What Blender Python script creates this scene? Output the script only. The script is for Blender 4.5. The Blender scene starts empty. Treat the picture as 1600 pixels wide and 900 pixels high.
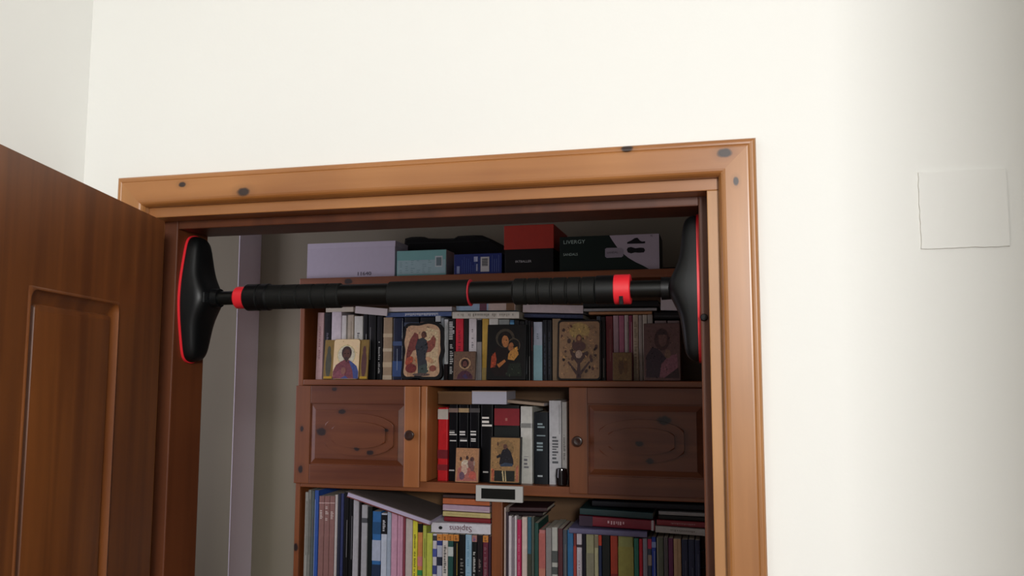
import bpy, bmesh, math, random
from mathutils import Vector, Matrix
R = math.radians
rnd = random.Random(7)
SC = bpy.context.scene
COL = SC.collection

# ------------------------------------------------------------------ camera
F = 1300.0
CAM = Vector((0.0, -1.15, 1.78))
yaw, pitch, roll = R(14.09), R(5.68), R(0.107)
fw = Vector((-math.sin(yaw)*math.cos(pitch), math.cos(yaw)*math.cos(pitch), math.sin(pitch)))
rt = Vector((math.cos(yaw), math.sin(yaw), 0))
up = rt.cross(fw)
rt, up = (rt*math.cos(roll)+up*math.sin(roll)), (-rt*math.sin(roll)+up*math.cos(roll))
cd = bpy.data.cameras.new('camera'); cam = bpy.data.objects.new('camera', cd); COL.objects.link(cam)
cd.sensor_width = 36; cd.lens = F/1600*36; cd.clip_start = 0.02
m = Matrix((rt, up, -fw)).transposed().to_4x4(); m.translation = CAM
cam.matrix_world = m
SC.camera = cam

# ------------------------------------------------------------------ light and exposure
SC.view_settings.view_transform = 'Standard'; SC.view_settings.look = 'None'
SC.view_settings.gamma = 1; SC.view_settings.exposure = 0.0
w = bpy.data.worlds.new('world'); SC.world = w; w.use_nodes = True
w.node_tree.nodes['Background'].inputs[0].default_value = (0.98, 0.96, 0.92, 1)
w.node_tree.nodes['Background'].inputs[1].default_value = 0.44
def area(name, loc, target, size, power, col, size_y=None):
    l = bpy.data.lights.new(name, 'AREA'); l.energy = power; l.color = col; l.size = size
    if size_y: l.shape = 'RECTANGLE'; l.size_y = size_y
    o = bpy.data.objects.new(name, l); COL.objects.link(o); o.location = loc
    o.rotation_euler = (Vector(target)-Vector(loc)).to_track_quat('-Z', 'Y').to_euler()
    return o
area('ceiling_lamp_light', (0.66, -2.60, 2.20), (-0.3, 0.0, 1.9), 0.42, 54, (1.0, 0.995, 0.982))
area('back_room_fill', (-2.46, 0.72, 1.85), (-0.9, 1.3, 1.85), 0.9, 12, (0.90, 0.85, 1.0), 1.3)  # added cool fill for the back room and bookcase; no window is built

# ------------------------------------------------------------------ projection of photo measurements on a plane of constant Y
def at(px, py, Y):
    d = rt*((px-800)/F) - up*((py-450)/F) + fw
    p = CAM + d*((Y-CAM.y)/d.y)
    return p.x, p.z

# ------------------------------------------------------------------ materials
def lin(h):
    if not isinstance(h, str): return tuple(h)
    h = h.lstrip('#'); out = []
    for i in (0, 2, 4):
        c = int(h[i:i+2], 16)/255
        out.append(c/12.92 if c <= 0.04045 else ((c+0.055)/1.055)**2.4)
    return tuple(out)
_m = {}
def mat(col, rough=0.6, var=0.12, scale=60, metal=0.0, bump=0.0, coat=0.0):
    k = (col, rough, var, scale, metal, bump, coat)
    if k in _m: return _m[k]
    M = bpy.data.materials.new('paint_' + str(len(_m))); M.use_nodes = True
    nt = M.node_tree; b = nt.nodes['Principled BSDF']; c = lin(col)
    if max(c) < 0.035: c = tuple(x*0.5 for x in c); b.inputs['Specular IOR Level'].default_value = 0.32
    n = nt.nodes.new('ShaderNodeTexNoise'); n.inputs['Scale'].default_value = scale; n.inputs['Detail'].default_value = 3
    tc = nt.nodes.new('ShaderNodeTexCoord'); nt.links.new(tc.outputs['Object'], n.inputs['Vector'])
    mx = nt.nodes.new('ShaderNodeMix'); mx.data_type = 'RGBA'
    mx.inputs[6].default_value = (*[x*(1-var) for x in c], 1); mx.inputs[7].default_value = (*[min(1, x*(1+var)) for x in c], 1)
    nt.links.new(n.outputs['Fac'], mx.inputs[0]); nt.links.new(mx.outputs[2], b.inputs['Base Color'])
    b.inputs['Roughness'].default_value = rough; b.inputs['Metallic'].default_value = metal
    if coat: b.inputs['Coat Weight'].default_value = coat
    if bump:
        bp = nt.nodes.new('ShaderNodeBump'); bp.inputs['Strength'].default_value = bump; bp.inputs['Distance'].default_value = 0.002
        nt.links.new(n.outputs['Fac'], bp.inputs['Height']); nt.links.new(bp.outputs[0], b.inputs['Normal'])
    _m[k] = M; return M
def wall_mat(name, col, col2):
    M = bpy.data.materials.new(name); M.use_nodes = True; nt = M.node_tree; b = nt.nodes['Principled BSDF']
    g = nt.nodes.new('ShaderNodeNewGeometry')
    n1 = nt.nodes.new('ShaderNodeTexNoise'); n1.inputs['Scale'].default_value = 2.5; n1.inputs['Detail'].default_value = 4
    n2 = nt.nodes.new('ShaderNodeTexNoise'); n2.inputs['Scale'].default_value = 160; n2.inputs['Detail'].default_value = 4
    for n in (n1, n2): nt.links.new(g.outputs['Position'], n.inputs['Vector'])
    mx = nt.nodes.new('ShaderNodeMix'); mx.data_type = 'RGBA'; mx.inputs[6].default_value = (*lin(col), 1); mx.inputs[7].default_value = (*lin(col2), 1)
    nt.links.new(n1.outputs['Fac'], mx.inputs[0]); nt.links.new(mx.outputs[2], b.inputs['Base Color'])
    bp = nt.nodes.new('ShaderNodeBump'); bp.inputs['Strength'].default_value = 0.12; bp.inputs['Distance'].default_value = 0.001
    nt.links.new(n2.outputs['Fac'], bp.inputs['Height']); nt.links.new(bp.outputs[0], b.inputs['Normal'])
    b.inputs['Roughness'].default_value = 0.85; b.inputs['Specular IOR Level'].default_value = 0.2
    return M
def wood(name, c1, c2, axis='Z', knots=(), rough=0.42, fine=1.0, coat=0.15):
    """pine or veneer: grain stretched along the axis; knots = (x, y, z, radius) in the room"""
    M = bpy.data.materials.new(name); M.use_nodes = True; nt = M.node_tree; L = nt.links; b = nt.nodes['Principled BSDF']
    g = nt.nodes.new('ShaderNodeNewGeometry')
    mp = nt.nodes.new('ShaderNodeMapping')
    s = {'X': (1.6, 26, 26), 'Z': (26, 26, 1.6), 'Y': (26, 1.6, 26)}[axis]
    mp.inputs['Scale'].default_value = s; mp.inputs['Location'].default_value = (rnd.random()*9, rnd.random()*9, rnd.random()*9)
    L.new(g.outputs['Position'], mp.inputs['Vector'])
    n = nt.nodes.new('ShaderNodeTexNoise'); n.inputs['Scale'].default_value = fine; n.inputs['Detail'].default_value = 6; n.inputs['Distortion'].default_value = 0.6
    L.new(mp.outputs[0], n.inputs['Vector'])
    n2 = nt.nodes.new('ShaderNodeTexNoise'); n2.inputs['Scale'].default_value = 5; n2.inputs['Detail'].default_value = 2
    L.new(g.outputs['Position'], n2.inputs['Vector'])
    r = nt.nodes.new('ShaderNodeValToRGB'); r.color_ramp.elements[0].position = 0.34; r.color_ramp.elements[1].position = 0.68
    r.color_ramp.elements[0].color = (*lin(c1), 1); r.color_ramp.elements[1].color = (*lin(c2), 1)
    L.new(n.outputs['Fac'], r.inputs[0])
    mul = nt.nodes.new('ShaderNodeMix'); mul.data_type = 'RGBA'; mul.blend_type = 'MULTIPLY'
    r2 = nt.nodes.new('ShaderNodeValToRGB'); r2.color_ramp.elements[0].position = 0.3; r2.color_ramp.elements[1].position = 0.7
    r2.color_ramp.elements[0].color = (0.80, 0.74, 0.70, 1); r2.color_ramp.elements[1].color = (1, 1, 1, 1)
    L.new(n2.outputs['Fac'], r2.inputs[0]); mul.inputs[0].default_value = 1
    L.new(r.outputs[0], mul.inputs[6]); L.new(r2.outputs[0], mul.inputs[7])
    cur = mul.outputs[2]
    nw = nt.nodes.new('ShaderNodeTexNoise'); nw.inputs['Scale'].default_value = 90
    L.new(g.outputs['Position'], nw.inputs['Vector'])
    for (kx, ky, kz, kr) in knots:
        sub = nt.nodes.new('ShaderNodeVectorMath'); sub.operation = 'SUBTRACT'; sub.inputs[1].default_value = (kx, ky, kz)
        L.new(g.outputs['Position'], sub.inputs[0])
        sc = nt.nodes.new('ShaderNodeVectorMath'); sc.operation = 'MULTIPLY'
        sc.inputs[1].default_value = {'X': (0.75, 0.4, 1.15), 'Z': (1.15, 0.4, 0.75), 'Y': (1.1, 0.7, 1)}[axis]
        L.new(sub.outputs[0], sc.inputs[0])
        ln = nt.nodes.new('ShaderNodeVectorMath'); ln.operation = 'LENGTH'; L.new(sc.outputs[0], ln.inputs[0])
        ad = nt.nodes.new('ShaderNodeMath'); ad.operation = 'MULTIPLY_ADD'; ad.inputs[1].default_value = kr*0.7
        L.new(nw.outputs['Fac'], ad.inputs[0]); L.new(ln.outputs['Value'], ad.inputs[2])
        rp = nt.nodes.new('ShaderNodeValToRGB'); e = rp.color_ramp.elements
        mr = nt.nodes.new('ShaderNodeMath'); mr.operation = 'DIVIDE'; mr.inputs[1].default_value = kr*3.2; L.new(ad.outputs[0], mr.inputs[0])
        e[0].position = 0.30; e[0].color = (0.97, 0.97, 0.97, 1)
        e[1].position = 0.36; e[1].color = (1, 1, 1, 1)
        x = e.new(0.44); x.color = (0.80, 0.80, 0.80, 1); x = e.new(0.54); x.color = (0.16, 0.16, 0.16, 1); x = e.new(0.95); x.color = (0, 0, 0, 1)
        L.new(mr.outputs[0], rp.inputs[0])
        mx = nt.nodes.new('ShaderNodeMix'); mx.data_type = 'RGBA'; L.new(rp.outputs[0], mx.inputs[0]); L.new(cur, mx.inputs[6])
        mx.inputs[7].default_value = (0.016, 0.006, 0.005, 1); cur = mx.outputs[2]
    L.new(cur, b.inputs['Base Color']); b.inputs['Roughness'].default_value = rough
    b.inputs['Coat Weight'].default_value = coat; b.inputs['Coat Roughness'].default_value = 0.3
    bp = nt.nodes.new('ShaderNodeBump'); bp.inputs['Strength'].default_value = 0.08; bp.inputs['Distance'].default_value = 0.001
    L.new(n.outputs['Fac'], bp.inputs['Height']); L.new(bp.outputs[0], b.inputs['Normal'])
    return M

# ------------------------------------------------------------------ mesh helpers
def base_of(o):
    v = Vector((0, 0, 0))
    while o is not None:
        v += o.location; o = o.parent
    return v
def obj(name, bm, mats, parent=None, origin=None, smooth=False, local=False):
    """one mesh object; bm in room coordinates unless local"""
    if origin is None: origin = Vector((0, 0, 0))
    origin = Vector(origin)
    off = Vector((0, 0, 0)) if local else (base_of(parent) + origin)
    if off.length: bmesh.ops.translate(bm, verts=bm.verts, vec=-off)
    bmesh.ops.recalc_face_normals(bm, faces=bm.faces)
    me = bpy.data.meshes.new(name); bm.to_mesh(me); bm.free()
    if not isinstance(mats, (list, tuple)): mats = [mats]
    for x in mats: me.materials.append(x)
    if smooth:
        me.polygons.foreach_set('use_smooth', [True]*len(me.polygons))
        try: me.set_sharp_from_angle(angle=R(38))
        except Exception: pass
    o = bpy.data.objects.new(name, me); COL.objects.link(o); o.parent = parent; o.location = origin
    return o
def tag(o, label=None, cat=None, group=None, kind=None):
    if label: o['label'] = label
    if cat: o['category'] = cat
    if group: o['group'] = group
    if kind: o['kind'] = kind
    return o
def empty(name, loc, label, cat, group=None, kind=None, rot=(0, 0, 0)):
    o = bpy.data.objects.new(name, None); COL.objects.link(o); o.location = loc; o.rotation_euler = rot
    o.empty_display_size = 0.05
    return tag(o, label, cat, group, kind)
def box(bm, x0, x1, y0, y1, z0, z1, bev=0.0, seg=2, mi=0):
    v = [bm.verts.new((x, y, z)) for x in (x0, x1) for y in (y0, y1) for z in (z0, z1)]
    fs = [bm.faces.new([v[i] for i in q]) for q in ((0,1,3,2), (4,6,7,5), (0,4,5,1), (2,3,7,6), (0,2,6,4), (1,5,7,3))]
    for f in fs: f.material_index = mi
    if bev > 0:
        es = list({e for f in fs for e in f.edges})
        r = bmesh.ops.bevel(bm, geom=es, offset=bev, segments=seg, affect='EDGES', profile=0.6)
        for f in r['faces']: f.material_index = mi
    return bm
def B(*a, **k):
    bm = bmesh.new(); box(bm, *a, **k); return bm
def prism_y(bm, pts, y0, y1, mi=0, bev=0.0):
    """polygon in XZ extruded along Y"""
    a = [bm.verts.new((x, y0, z)) for x, z in pts]; b = [bm.verts.new((x, y1, z)) for x, z in pts]
    fs = [bm.faces.new(a), bm.faces.new(b[::-1])]
    n = len(pts)
    for i in range(n): fs.append(bm.faces.new((a[i], b[i], b[(i+1) % n], a[(i+1) % n])))
    for f in fs: f.material_index = mi
    if bev: bmesh.ops.bevel(bm, geom=list(fs[0].edges), offset=bev, segments=2, affect='EDGES', profile=0.6)
    return bm
def lathe_x(bm, prof, cy, cz, seg=36, mi=0):
    """profile (x, r) turned round the X axis"""
    rings = []
    for x, r in prof:
        if r < 1e-6: rings.append([bm.verts.new((x, cy, cz))])
        else: rings.append([bm.verts.new((x, cy+r*math.sin(2*math.pi*k/seg), cz+r*math.cos(2*math.pi*k/seg))) for k in range(seg)])
    for a, b in zip(rings, rings[1:]):
        for k in range(seg):
            k2 = (k+1) % seg
            if len(a) == 1 and len(b) == 1: continue
            if len(a) == 1: f = bm.faces.new((a[0], b[k], b[k2]))
            elif len(b) == 1: f = bm.faces.new((a[k], b[0], a[k2]))
            else: f = bm.faces.new((a[k], b[k], b[k2], a[k2]))
            f.material_index = mi
    return bm
def lathe_y(bm, prof, cx, cz, seg=24):
    rings = []
    for y, r in prof:
        if r < 1e-6: rings.append([bm.verts.new((cx, y, cz))])
        else: rings.append([bm.verts.new((cx+r*math.cos(2*math.pi*k/seg), y, cz+r*math.sin(2*math.pi*k/seg))) for k in range(seg)])
    for a, b in zip(rings, rings[1:]):
        for k in range(seg):
            k2 = (k+1) % seg
            if len(a) == 1: bm.faces.new((a[0], b[k], b[k2]))
            elif len(b) == 1: bm.faces.new((a[k], b[0], a[k2]))
            else: bm.faces.new((a[k], b[k], b[k2], a[k2]))
    return bm
def text(name, s, size, loc, mtl, parent, rot=(R(90), 0, 0), align='LEFT', ext=0.0002, sx=1.0):
    c = bpy.data.curves.new(name, 'FONT'); c.body = s; c.size = size; c.extrude = ext; c.align_x = align; c.align_y = 'CENTER'
    c.resolution_u = 3
    t_ = bpy.data.objects.new('tmp', c); COL.objects.link(t_); me = bpy.data.meshes.new_from_object(t_)
    bpy.data.objects.remove(t_); bpy.data.curves.remove(c); me.materials.clear(); me.materials.append(mtl)
    o = bpy.data.objects.new(name, me); COL.objects.link(o); o.parent = parent; o.location = loc; o.rotation_euler = rot; o.scale = (sx, 1, 1)
    return o

# ================================================================== THE ROOM SHELL
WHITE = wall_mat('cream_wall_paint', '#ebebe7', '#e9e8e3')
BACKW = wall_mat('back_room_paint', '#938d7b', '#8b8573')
CEIL = wall_mat('ceiling_paint', '#eeeeea', '#e8e8e4')
CX0, CX1, CZ1 = -0.880, -0.018, 2.020      # hole in the wall behind the jambs
def st(name, bm, mtl, label): return tag(obj(name, bm, mtl), label, kind='structure')
bm = bmesh.new()
XL = at(146, 0, 0)[0]
box(bm, -2.6, -0.918, 0.0, 0.12, 0, 2.70); box(bm, 0.008, 2.3, 0.0, 0.12, 0, 2.70); box(bm, -0.918, 0.008, 0.0, 0.12, 2.053, 2.70)
st('wall_front', bm, WHITE, 'white painted wall around the wooden door frame')
st('wall_left', B(XL-0.10, XL, -3.2, 0.0, 0, 2.70), WHITE, 'cream side wall behind the open door leaf')
st('wall_shade_blocker', B(0.435, 2.3, -1.02, -0.92, 0, 2.70), WHITE, 'added unseen white wall beside the camera, shading the door wall at right')  # out of view, added to block the lamp and shade the right of wall_front
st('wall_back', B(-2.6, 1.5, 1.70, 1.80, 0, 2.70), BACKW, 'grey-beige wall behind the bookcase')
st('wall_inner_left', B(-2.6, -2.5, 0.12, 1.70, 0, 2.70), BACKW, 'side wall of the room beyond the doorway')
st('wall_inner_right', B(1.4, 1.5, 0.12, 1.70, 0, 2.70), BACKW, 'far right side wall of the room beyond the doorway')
LIT_SIDE = wall_mat('lit_corner_side_paint', '#f2ecfa', '#ece6f4')  # lilac light on the corner's side face is put into this colour
st('wall_lit_side', B(-1.7165, -1.714, 1.5528, 1.70, 0, 2.70), LIT_SIDE, 'side of the wall corner with lilac light put in its colour')
st('trim_3', B(-2.5, -1.7166, 1.553, 1.70, 0, 2.70), BACKW, 'squared wall corner left of the bookcase with a side coloured as lilac-lit')
FLOOR = wood('floor_boards', '#6a4526', '#80552f', 'X')
st('floor', B(-2.6, 2.3, -3.2, 1.8, -0.05, 0), FLOOR, 'floor of both rooms')
st('ceiling', B(-2.6, 2.3, -3.2, 1.8, 2.70, 2.75), CEIL, 'white ceiling of both rooms')

# painted-over square cover plate on the wall, right
x0, z1 = at(1430, 268, 0); x1, z0 = at(1577, 387, 0)
x0, x1, z0, z1 = 0.251, 0.3525, 1.936, 2.035
bm = bmesh.new(); pts = []
def jag(a, b, n, amp):
    return [(a[0]+(b[0]-a[0])*t/n + rnd.uniform(-amp, amp), a[1]+(b[1]-a[1])*t/n + rnd.uniform(-amp, amp)) for t in range(n)]
pts = jag((x0, z0), (x1, z0), 14, .0005) + jag((x1, z0), (x1, z1), 10, .0003) + jag((x1, z1), (x0, z1), 10, .0003) + jag((x0, z1), (x0, z0), 12, .0006)
prism_y(bm, pts, -0.0032, 0.0, bev=0.0006)
tag(obj('cover_plate', bm, WHITE, None, (0.30, 0, z0)), 'square white cover plate painted over on the wall right of the door', 'wall plate')

# ================================================================== DOOR FRAME
PINE = wood('frame_pine', '#b0713f', '#c98d5c', 'Z', rough=0.34, coat=0.3)
YC = -0.018
cxL, czT = at(182.5, 277, YC); cxR, _ = at(1181, 213.5, YC)
czT = (czT + at(1181, 213.5, YC)[1])/2
sL, _ = at(221, 321, YC); sR, sT = at(1123.5, 275, YC); sT2 = at(400, 312, YC)[1]
kn = [(*at(285, 288.5, YC), .0040), (*at(380, 300, YC), .0070), (*at(980, 232, YC), .0050), (*at(1132, 239, YC), .0060)]
PINEX = wood('frame_pine_head', '#97602f', '#ae7643', 'X', [(x, YC, z, r) for x, z, r in kn], rough=0.34, coat=0.3)
PINEZ = wood('frame_pine_leg', '#9d6a3a', '#b27c48', 'Z', [(*[at(1150, 283, YC)[0], YC, at(1150, 283, YC)[1]], .0035)], rough=0.34, coat=0.3)
PINED = wood('frame_pine_inner', '#9e6f40', '#b28250', 'Z', rough=0.38, coat=0.2)
frame = empty('trim_2', (-0.447, 0, 0), 'orange pine door frame with knots set in the white wall', None, kind='structure')
def casing(name, a, b, axis, m_out, mtl):
    """moulded board; profile (u from outer edge, y); mitred ends"""
    W = 0.0495
    prof = [(0, 0), (0, -.012), (.0008, -.0145), (.0022, -.0165), (.0040, -.0176), (.0060, -.018), (.0085, -.0178), (.0095, -.0170), (.0108, -.0178), (.0125, -.018), (W-.009, -.018), (W-.006, -.0174), (W-.0035, -.016), (W-.0015, -.0132), (W, -.009), (W, 0)]
    bm = bmesh.new(); A = []; Bv = []
    for u, y in prof:
        if axis == 'R': A.append(bm.verts.new((cxR-u, y, 0.0))); Bv.append(bm.verts.new((cxR-u, y, czT-u)))
        if axis == 'L': A.append(bm.verts.new((cxL+u, y, 0.0))); Bv.append(bm.verts.new((cxL+u, y, czT-u)))
        if axis == 'T': A.append(bm.verts.new((cxL+u, y, czT-u))); Bv.append(bm.verts.new((cxR-u, y, czT-u)))
    n = len(prof)
    for i in range(n): bm.faces.new((A[i], Bv[i], Bv[(i+1) % n], A[(i+1) % n]))
    bm.faces.new(A); bm.faces.new(Bv[::-1])
    return obj(name, bm, mtl, frame)
casing('casing', 0, 0, 'L', 0, PINEZ); casing('casing', 0, 0, 'R', 0, PINEZ); casing('casing', 0, 0, 'T', 0, PINEX)
iL, iR, iT = -0.896, -0.0145, 2.026
jL, jR, jT = -0.871, -0.027, 2.013
oL, oR, oT = -0.917, 0.007, 2.052
obj('jamb', B(oL, iL, 0.001, 0.04, 0, iT, .0012), PINED, frame)
obj('jamb', B(iR, oR, 0.001, 0.04, 0, iT, .0012), PINED, frame)
obj('head_jamb', B(oL, oR, 0.001, 0.04, iT, oT, .0012), PINEX, frame)
STOP = wood('stop_pine', '#54290f', '#663518', 'Z', rough=0.5, coat=0.05)
obj('door_stop', B(oL, jL, 0.04, 0.124, 0, oT, .0022), STOP, frame)
obj('door_stop', B(jR, oR, 0.04, 0.124, 0, oT, .0022), STOP, frame)
obj('head_stop', B(jL, jR, 0.04, 0.124, jT, oT, .0022), STOP, frame)
bx, bz = at(1100, 496, 0.04)
bm = bmesh.new(); lathe_y(bm, [(0.04, .0052), (0.037, .0052), (0.035, .0042), (0.0342, .0)], bx, bz)
obj('bumper', bm, mat('#0c0c0d', 0.5), frame, smooth=True)

# ================================================================== DOOR LEAF (opened towards the camera)
VEN = wood('door_veneer', '#643615', '#7e481e', 'Z', rough=0.45, fine=1.4, coat=0.12)
A0 = Vector((-0.836, -0.04, 0)); dth = math.atan2(-.960, .279)
door = empty('door_1', A0, 'brown veneered door leaf with recessed panels, standing open at the left', None, kind='structure', rot=(0, 0, dth))
def leaf(bm, u0, u1, v0, v1, t0=-0.04, t1=0.0, bev=0.0): box(bm, u0, u1, t0, t1, v0, v1, bev)
# local frame: +x along the leaf, +y towards its visible face
PU = [(0.149, 0.378), (0.472, 0.701)]; PV = [(1.15, 1.872), (0.14, 1.02)]
xs = [0.0, 0.149, 0.378, 0.472, 0.701, 0.85]; T = 2.010
bm = bmesh.new()
leaf(bm, 0, .149, .008, T); leaf(bm, .701, .85, .008, T); leaf(bm, .378, .472, .14, 1.872)
bmesh.ops.bevel(bm, geom=[e for e in bm.edges if e.is_boundary is False and len(e.link_faces) == 2 and abs(e.verts[0].co.x) < 1e-6 and abs(e.verts[1].co.x) < 1e-6], offset=0.002, segments=2, affect='EDGES')
o = obj('stile', bm, VEN, door, local=True)
for v0, v1 in ((1.872, T), (1.02, 1.15), (.008, .14)):
    bm = bmesh.new(); leaf(bm, .149, .701, v0, v1, -.0399, -.0001 if v0 < 1.8 else 0.0) if v0 > 1.8 or v0 < .1 else (leaf(bm, .149, .378, v0, v1), leaf(bm, .472, .701, v0, v1))
    obj('rail', bm, VEN, door, local=True)
for (u0, u1) in PU:
    for (v0, v1) in PV:
        bm = bmesh.new()
        def ring(ins, y, rad, n=5):
            vs = []
            for cx, cz, a0 in ((u1-ins-rad, v1-ins-rad, 0), (u0+ins+rad, v1-ins-rad, 90), (u0+ins+rad, v0+ins+rad, 180), (u1-ins-rad, v0+ins+rad, 270)):
                for k in range(n+1):
                    a = R(a0+90*k/n); vs.append(bm.verts.new((cx+rad*math.cos(a), y, cz+rad*math.sin(a))))
            return vs
        rings = [ring(-.0005, -.0005, .0001), ring(.0008, 0.0012, .013), ring(.0035, 0.0014, .012), ring(.0055, -.0015, .010), ring(.010, -.0045, .008), ring(.0185, -.0070, .004), ring(.0205, -.0030, .003), ring(.026, -.0015, .002)]
        for a, b in zip(rings, rings[1:]):
            for k in range(len(a)): bm.faces.new((a[k], a[(k+1) % len(a)], b[(k+1) % len(a)], b[k]))
        bm.faces.new(rings[-1])
        obj('panel', bm, VEN, door, local=True, smooth=True)

# ================================================================== PULL-UP BAR
YB = 0.083; ZB = 1.9005
bar = empty('pull_up_bar', (-0.45, YB, ZB), 'black telescopic pull-up bar with red rings, clamped across the doorway', 'pull-up bar')
RUB = mat('#101214', 0.42, 0.15, 300); FOAM = mat('#0f110f', 0.62, 0.15, 400, bump=0.1); RED = mat('#e02832', 0.38, 0.05); STEEL = mat('#141615', 0.35, 0.1)
def bX(px): return at(px, 460, YB)[0]
def tube(name, prof, mtl, parent=bar, seg=40):
    bm = bmesh.new(); pr = [(prof[0][0], 0)] + prof + [(prof[-1][0], 0)]
    lathe_x(bm, pr, YB, ZB, seg); return obj(name, bm, mtl, parent, smooth=True)
def cyl(name, a, b, r, mtl, ch=0.0015, grooves=(), **k):
    a, b = bX(a), bX(b); p = [(a, r-ch), (a+ch, r)]
    for g in grooves:
        g = bX(g); p += [(g-.0022, r), (g-.0008, r-.0016), (g+.0008, r-.0016), (g+.0022, r)]
    p += [(b-ch, r), (b, r-ch)]
    return tube(name, p, mtl, **k)
def pad(side):
    xw = jL if side > 0 else jR            # +1: left jamb, pad grows towards +X
    def hw(s):                             # s in -1..1 along the height
        e = max(0.0, 1-abs(s)**14)**0.5
        return (0.0235 + 0.0150*math.cos(math.pi*s/2)**1.5)*e + 1e-4
    def th(s):
        e = max(0.0, 1-abs(s)**16)**0.5
        return (0.0185 + 0.008*math.cos(math.pi*s/2) + 0.016*math.exp(-(s/0.27)**2))*e + 1e-4
    H = 0.107; zc = 1.900; yc = 0.0845
    N, K = 44, 22
    bm = bmesh.new(); rows = []
    for i in range(N+1):
        s = -math.cos(math.pi*i/N) if False else -1+2*i/N
        s = math.sin(s*math.pi/2)
        row = []
        for k in range(K+1):
            a = math.pi*k/K
            c, sn = math.cos(a), math.sin(a)
            y = hw(s)*0.965*(abs(c)**0.55)*(1 if c >= 0 else -1); t = th(s)*(max(sn, 0)**0.50)
            row.append(bm.verts.new((xw+side*(0.0035+t), yc+y, zc+s*H)))
        rows.append(row)
    for r0, r1 in zip(rows, rows[1:]):
        for k in range(K): bm.faces.new((r0[k], r0[k+1], r1[k+1], r1[k]))
        bm.faces.new((r0[0], r1[0], r1[K], r0[K]))
    p = obj('end_pad', bm, RUB, bar, smooth=True)
    bm = bmesh.new(); out = []
    for i in range(33):
        s = math.sin((-1+2*i/32)*math.pi/2); out.append((s, hw(s)))
    ring = [(yc-h, zc+s*(H+.0015)) for s, h in out] + [(yc+h, zc+s*(H+.0015)) for s, h in out[::-1]]
    a = [bm.verts.new((xw, y, z)) for y, z in ring]; b = [bm.verts.new((xw+side*0.0040, y, z)) for y, z in ring]
    bm.faces.new(a); bm.faces.new(b[::-1]); n = len(ring)
    for i in range(n): bm.faces.new((a[i], b[i], b[(i+1) % n], a[(i+1) % n]))
    tag(obj('rubber_sole', bm, RED, p, smooth=False), 'red rubber sole')
    bm = bmesh.new()
    x0_, x1_ = sorted((xw+side*.018, xw+side*.040))
    if side > 0:
        box(bm, xw+.030, xw+.0445, yc-.030, yc-.010, zc-.009, zc+.009, .002)
        obj('rib', bm, mat('#1d2022', .45, .1), p)
    else: bm.free()
    bm = bmesh.new()
    e0, e1 = sorted((xw+side*.028, xw+side*.056))
    lathe_x(bm, [(e0, 0), (e0, .017), (e1, .0155), (e1, 0)], YB, ZB, 28); obj('socket', bm, RUB, p, smooth=True)
pad(1); pad(-1)
cyl('inner_tube', 328, 380, .0116, STEEL)
cyl('ring', 370, 389, .0185, RED, .003)
cyl('collar', 386.5, 424, .0224, RUB, .003, grooves=(409,))
cyl('grip_sleeve', 422, 534, .0202, FOAM, .002, grooves=(447, 470, 493, 515))
cyl('outer_tube', 530, 620, .0178, STEEL)
cyl('grip_sleeve', 610, 735, .0206, FOAM, .001)
tag(cyl('thin_ring', 734.6, 736.2, .0209, mat('#b02834', .4), .0004), 'thin red edge ring')
cyl('outer_tube', 736, 812, .0174, STEEL)
cyl('grip_sleeve', 803, 933, .0204, FOAM, .003, grooves=(824, 843, 864, 887, 909))
cyl('collar', 932, 962, .0216, RUB, .001)
rg = cyl('ring', 960, 986, .0224, RED, .0012)
bm = bmesh.new(); xa = bX(972.5); box(bm, xa-.0028, xa+.0028, YB-.0222, YB-.012, ZB-.0190, ZB-.0065, .0004)
bm2 = bm; bmesh.ops.rotate(bm, verts=bm.verts, cent=(xa, YB, ZB), matrix=Matrix.Rotation(R(14), 3, 'X'))
obj('slot', bm, mat('#060607', .6), rg)
cyl('inner_tube', 984, 1052, .0128, STEEL)

# ================================================================== BOOKCASE
YF = 1.40; YBK = 1.680
def Zf(px, py, Y=YF): return at(px, py, Y)[1]
def Xf(px, py, Y=YF): return at(px, py, Y)[0]
zTopB, zTop = Zf(560, 445), Zf(700, 429)
zM1, zM0 = Zf(700, 594), Zf(700, 603.5)
zN1, zN0 = Zf(700, 754), Zf(700, 770)
X0u, X0c, X0l = Xf(467, 560), Xf(464.5, 640), Xf(459.5, 780)
X0 = (X0u+X0c)/2; X1 = -0.010
kL = [(-1.10, YF, 1.60, .0)]
def knots(lst, Y): return [(Xf(a, b, Y), Y, Zf(a, b, Y), r) for a, b, r in lst]
CASE = wood('case_pine', '#844a25', '#9d5b2f', 'Z', knots([(462, 855, .008), (472, 670, .007)], YF), rough=0.4)
CASEX = wood('case_pine_shelf', '#824825', '#9b5c32', 'X', knots([(545, 440, .009), (520, 607, .005)], YF), rough=0.4)
LIGHTP = wood('case_pine_light', '#b36f3c', '#c98551', 'Z', rough=0.36, coat=0.3)
DOORX = wood('cabinet_pine', '#6a351a', '#804826', 'X', knots([(535, 643, .008), (503, 674, .012), (605, 672, .006), (559, 701, .007), (580, 707, .008), (523, 608, .006), (1038, 657, .013), (1016, 720, .008), (1000, 693, .009)], YF-.012), rough=0.4)
STILE = wood('cabinet_stile', '#7e4623', '#93562d', 'Z', knots([(472, 670, .006), (470, 733, .008)], YF-.012), rough=0.4)
BACKP = wood('back_panel', '#7a5a3a', '#8a6743', 'X', rough=0.6)
case = empty('bookcase', ((X0+X1)/2, YF, 0.0), 'tall pine bookcase with two cabinet doors and shelves full of books', 'bookcase')
def cpart(name, bm, mtl, parent=case, **k): return obj(name, bm, mtl, parent, **k)
T_ = .018
cpart('side_panel', B(X0, X0+T_, YF, YBK, 0, zTopB, .003), LIGHTP if False else CASE)
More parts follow.
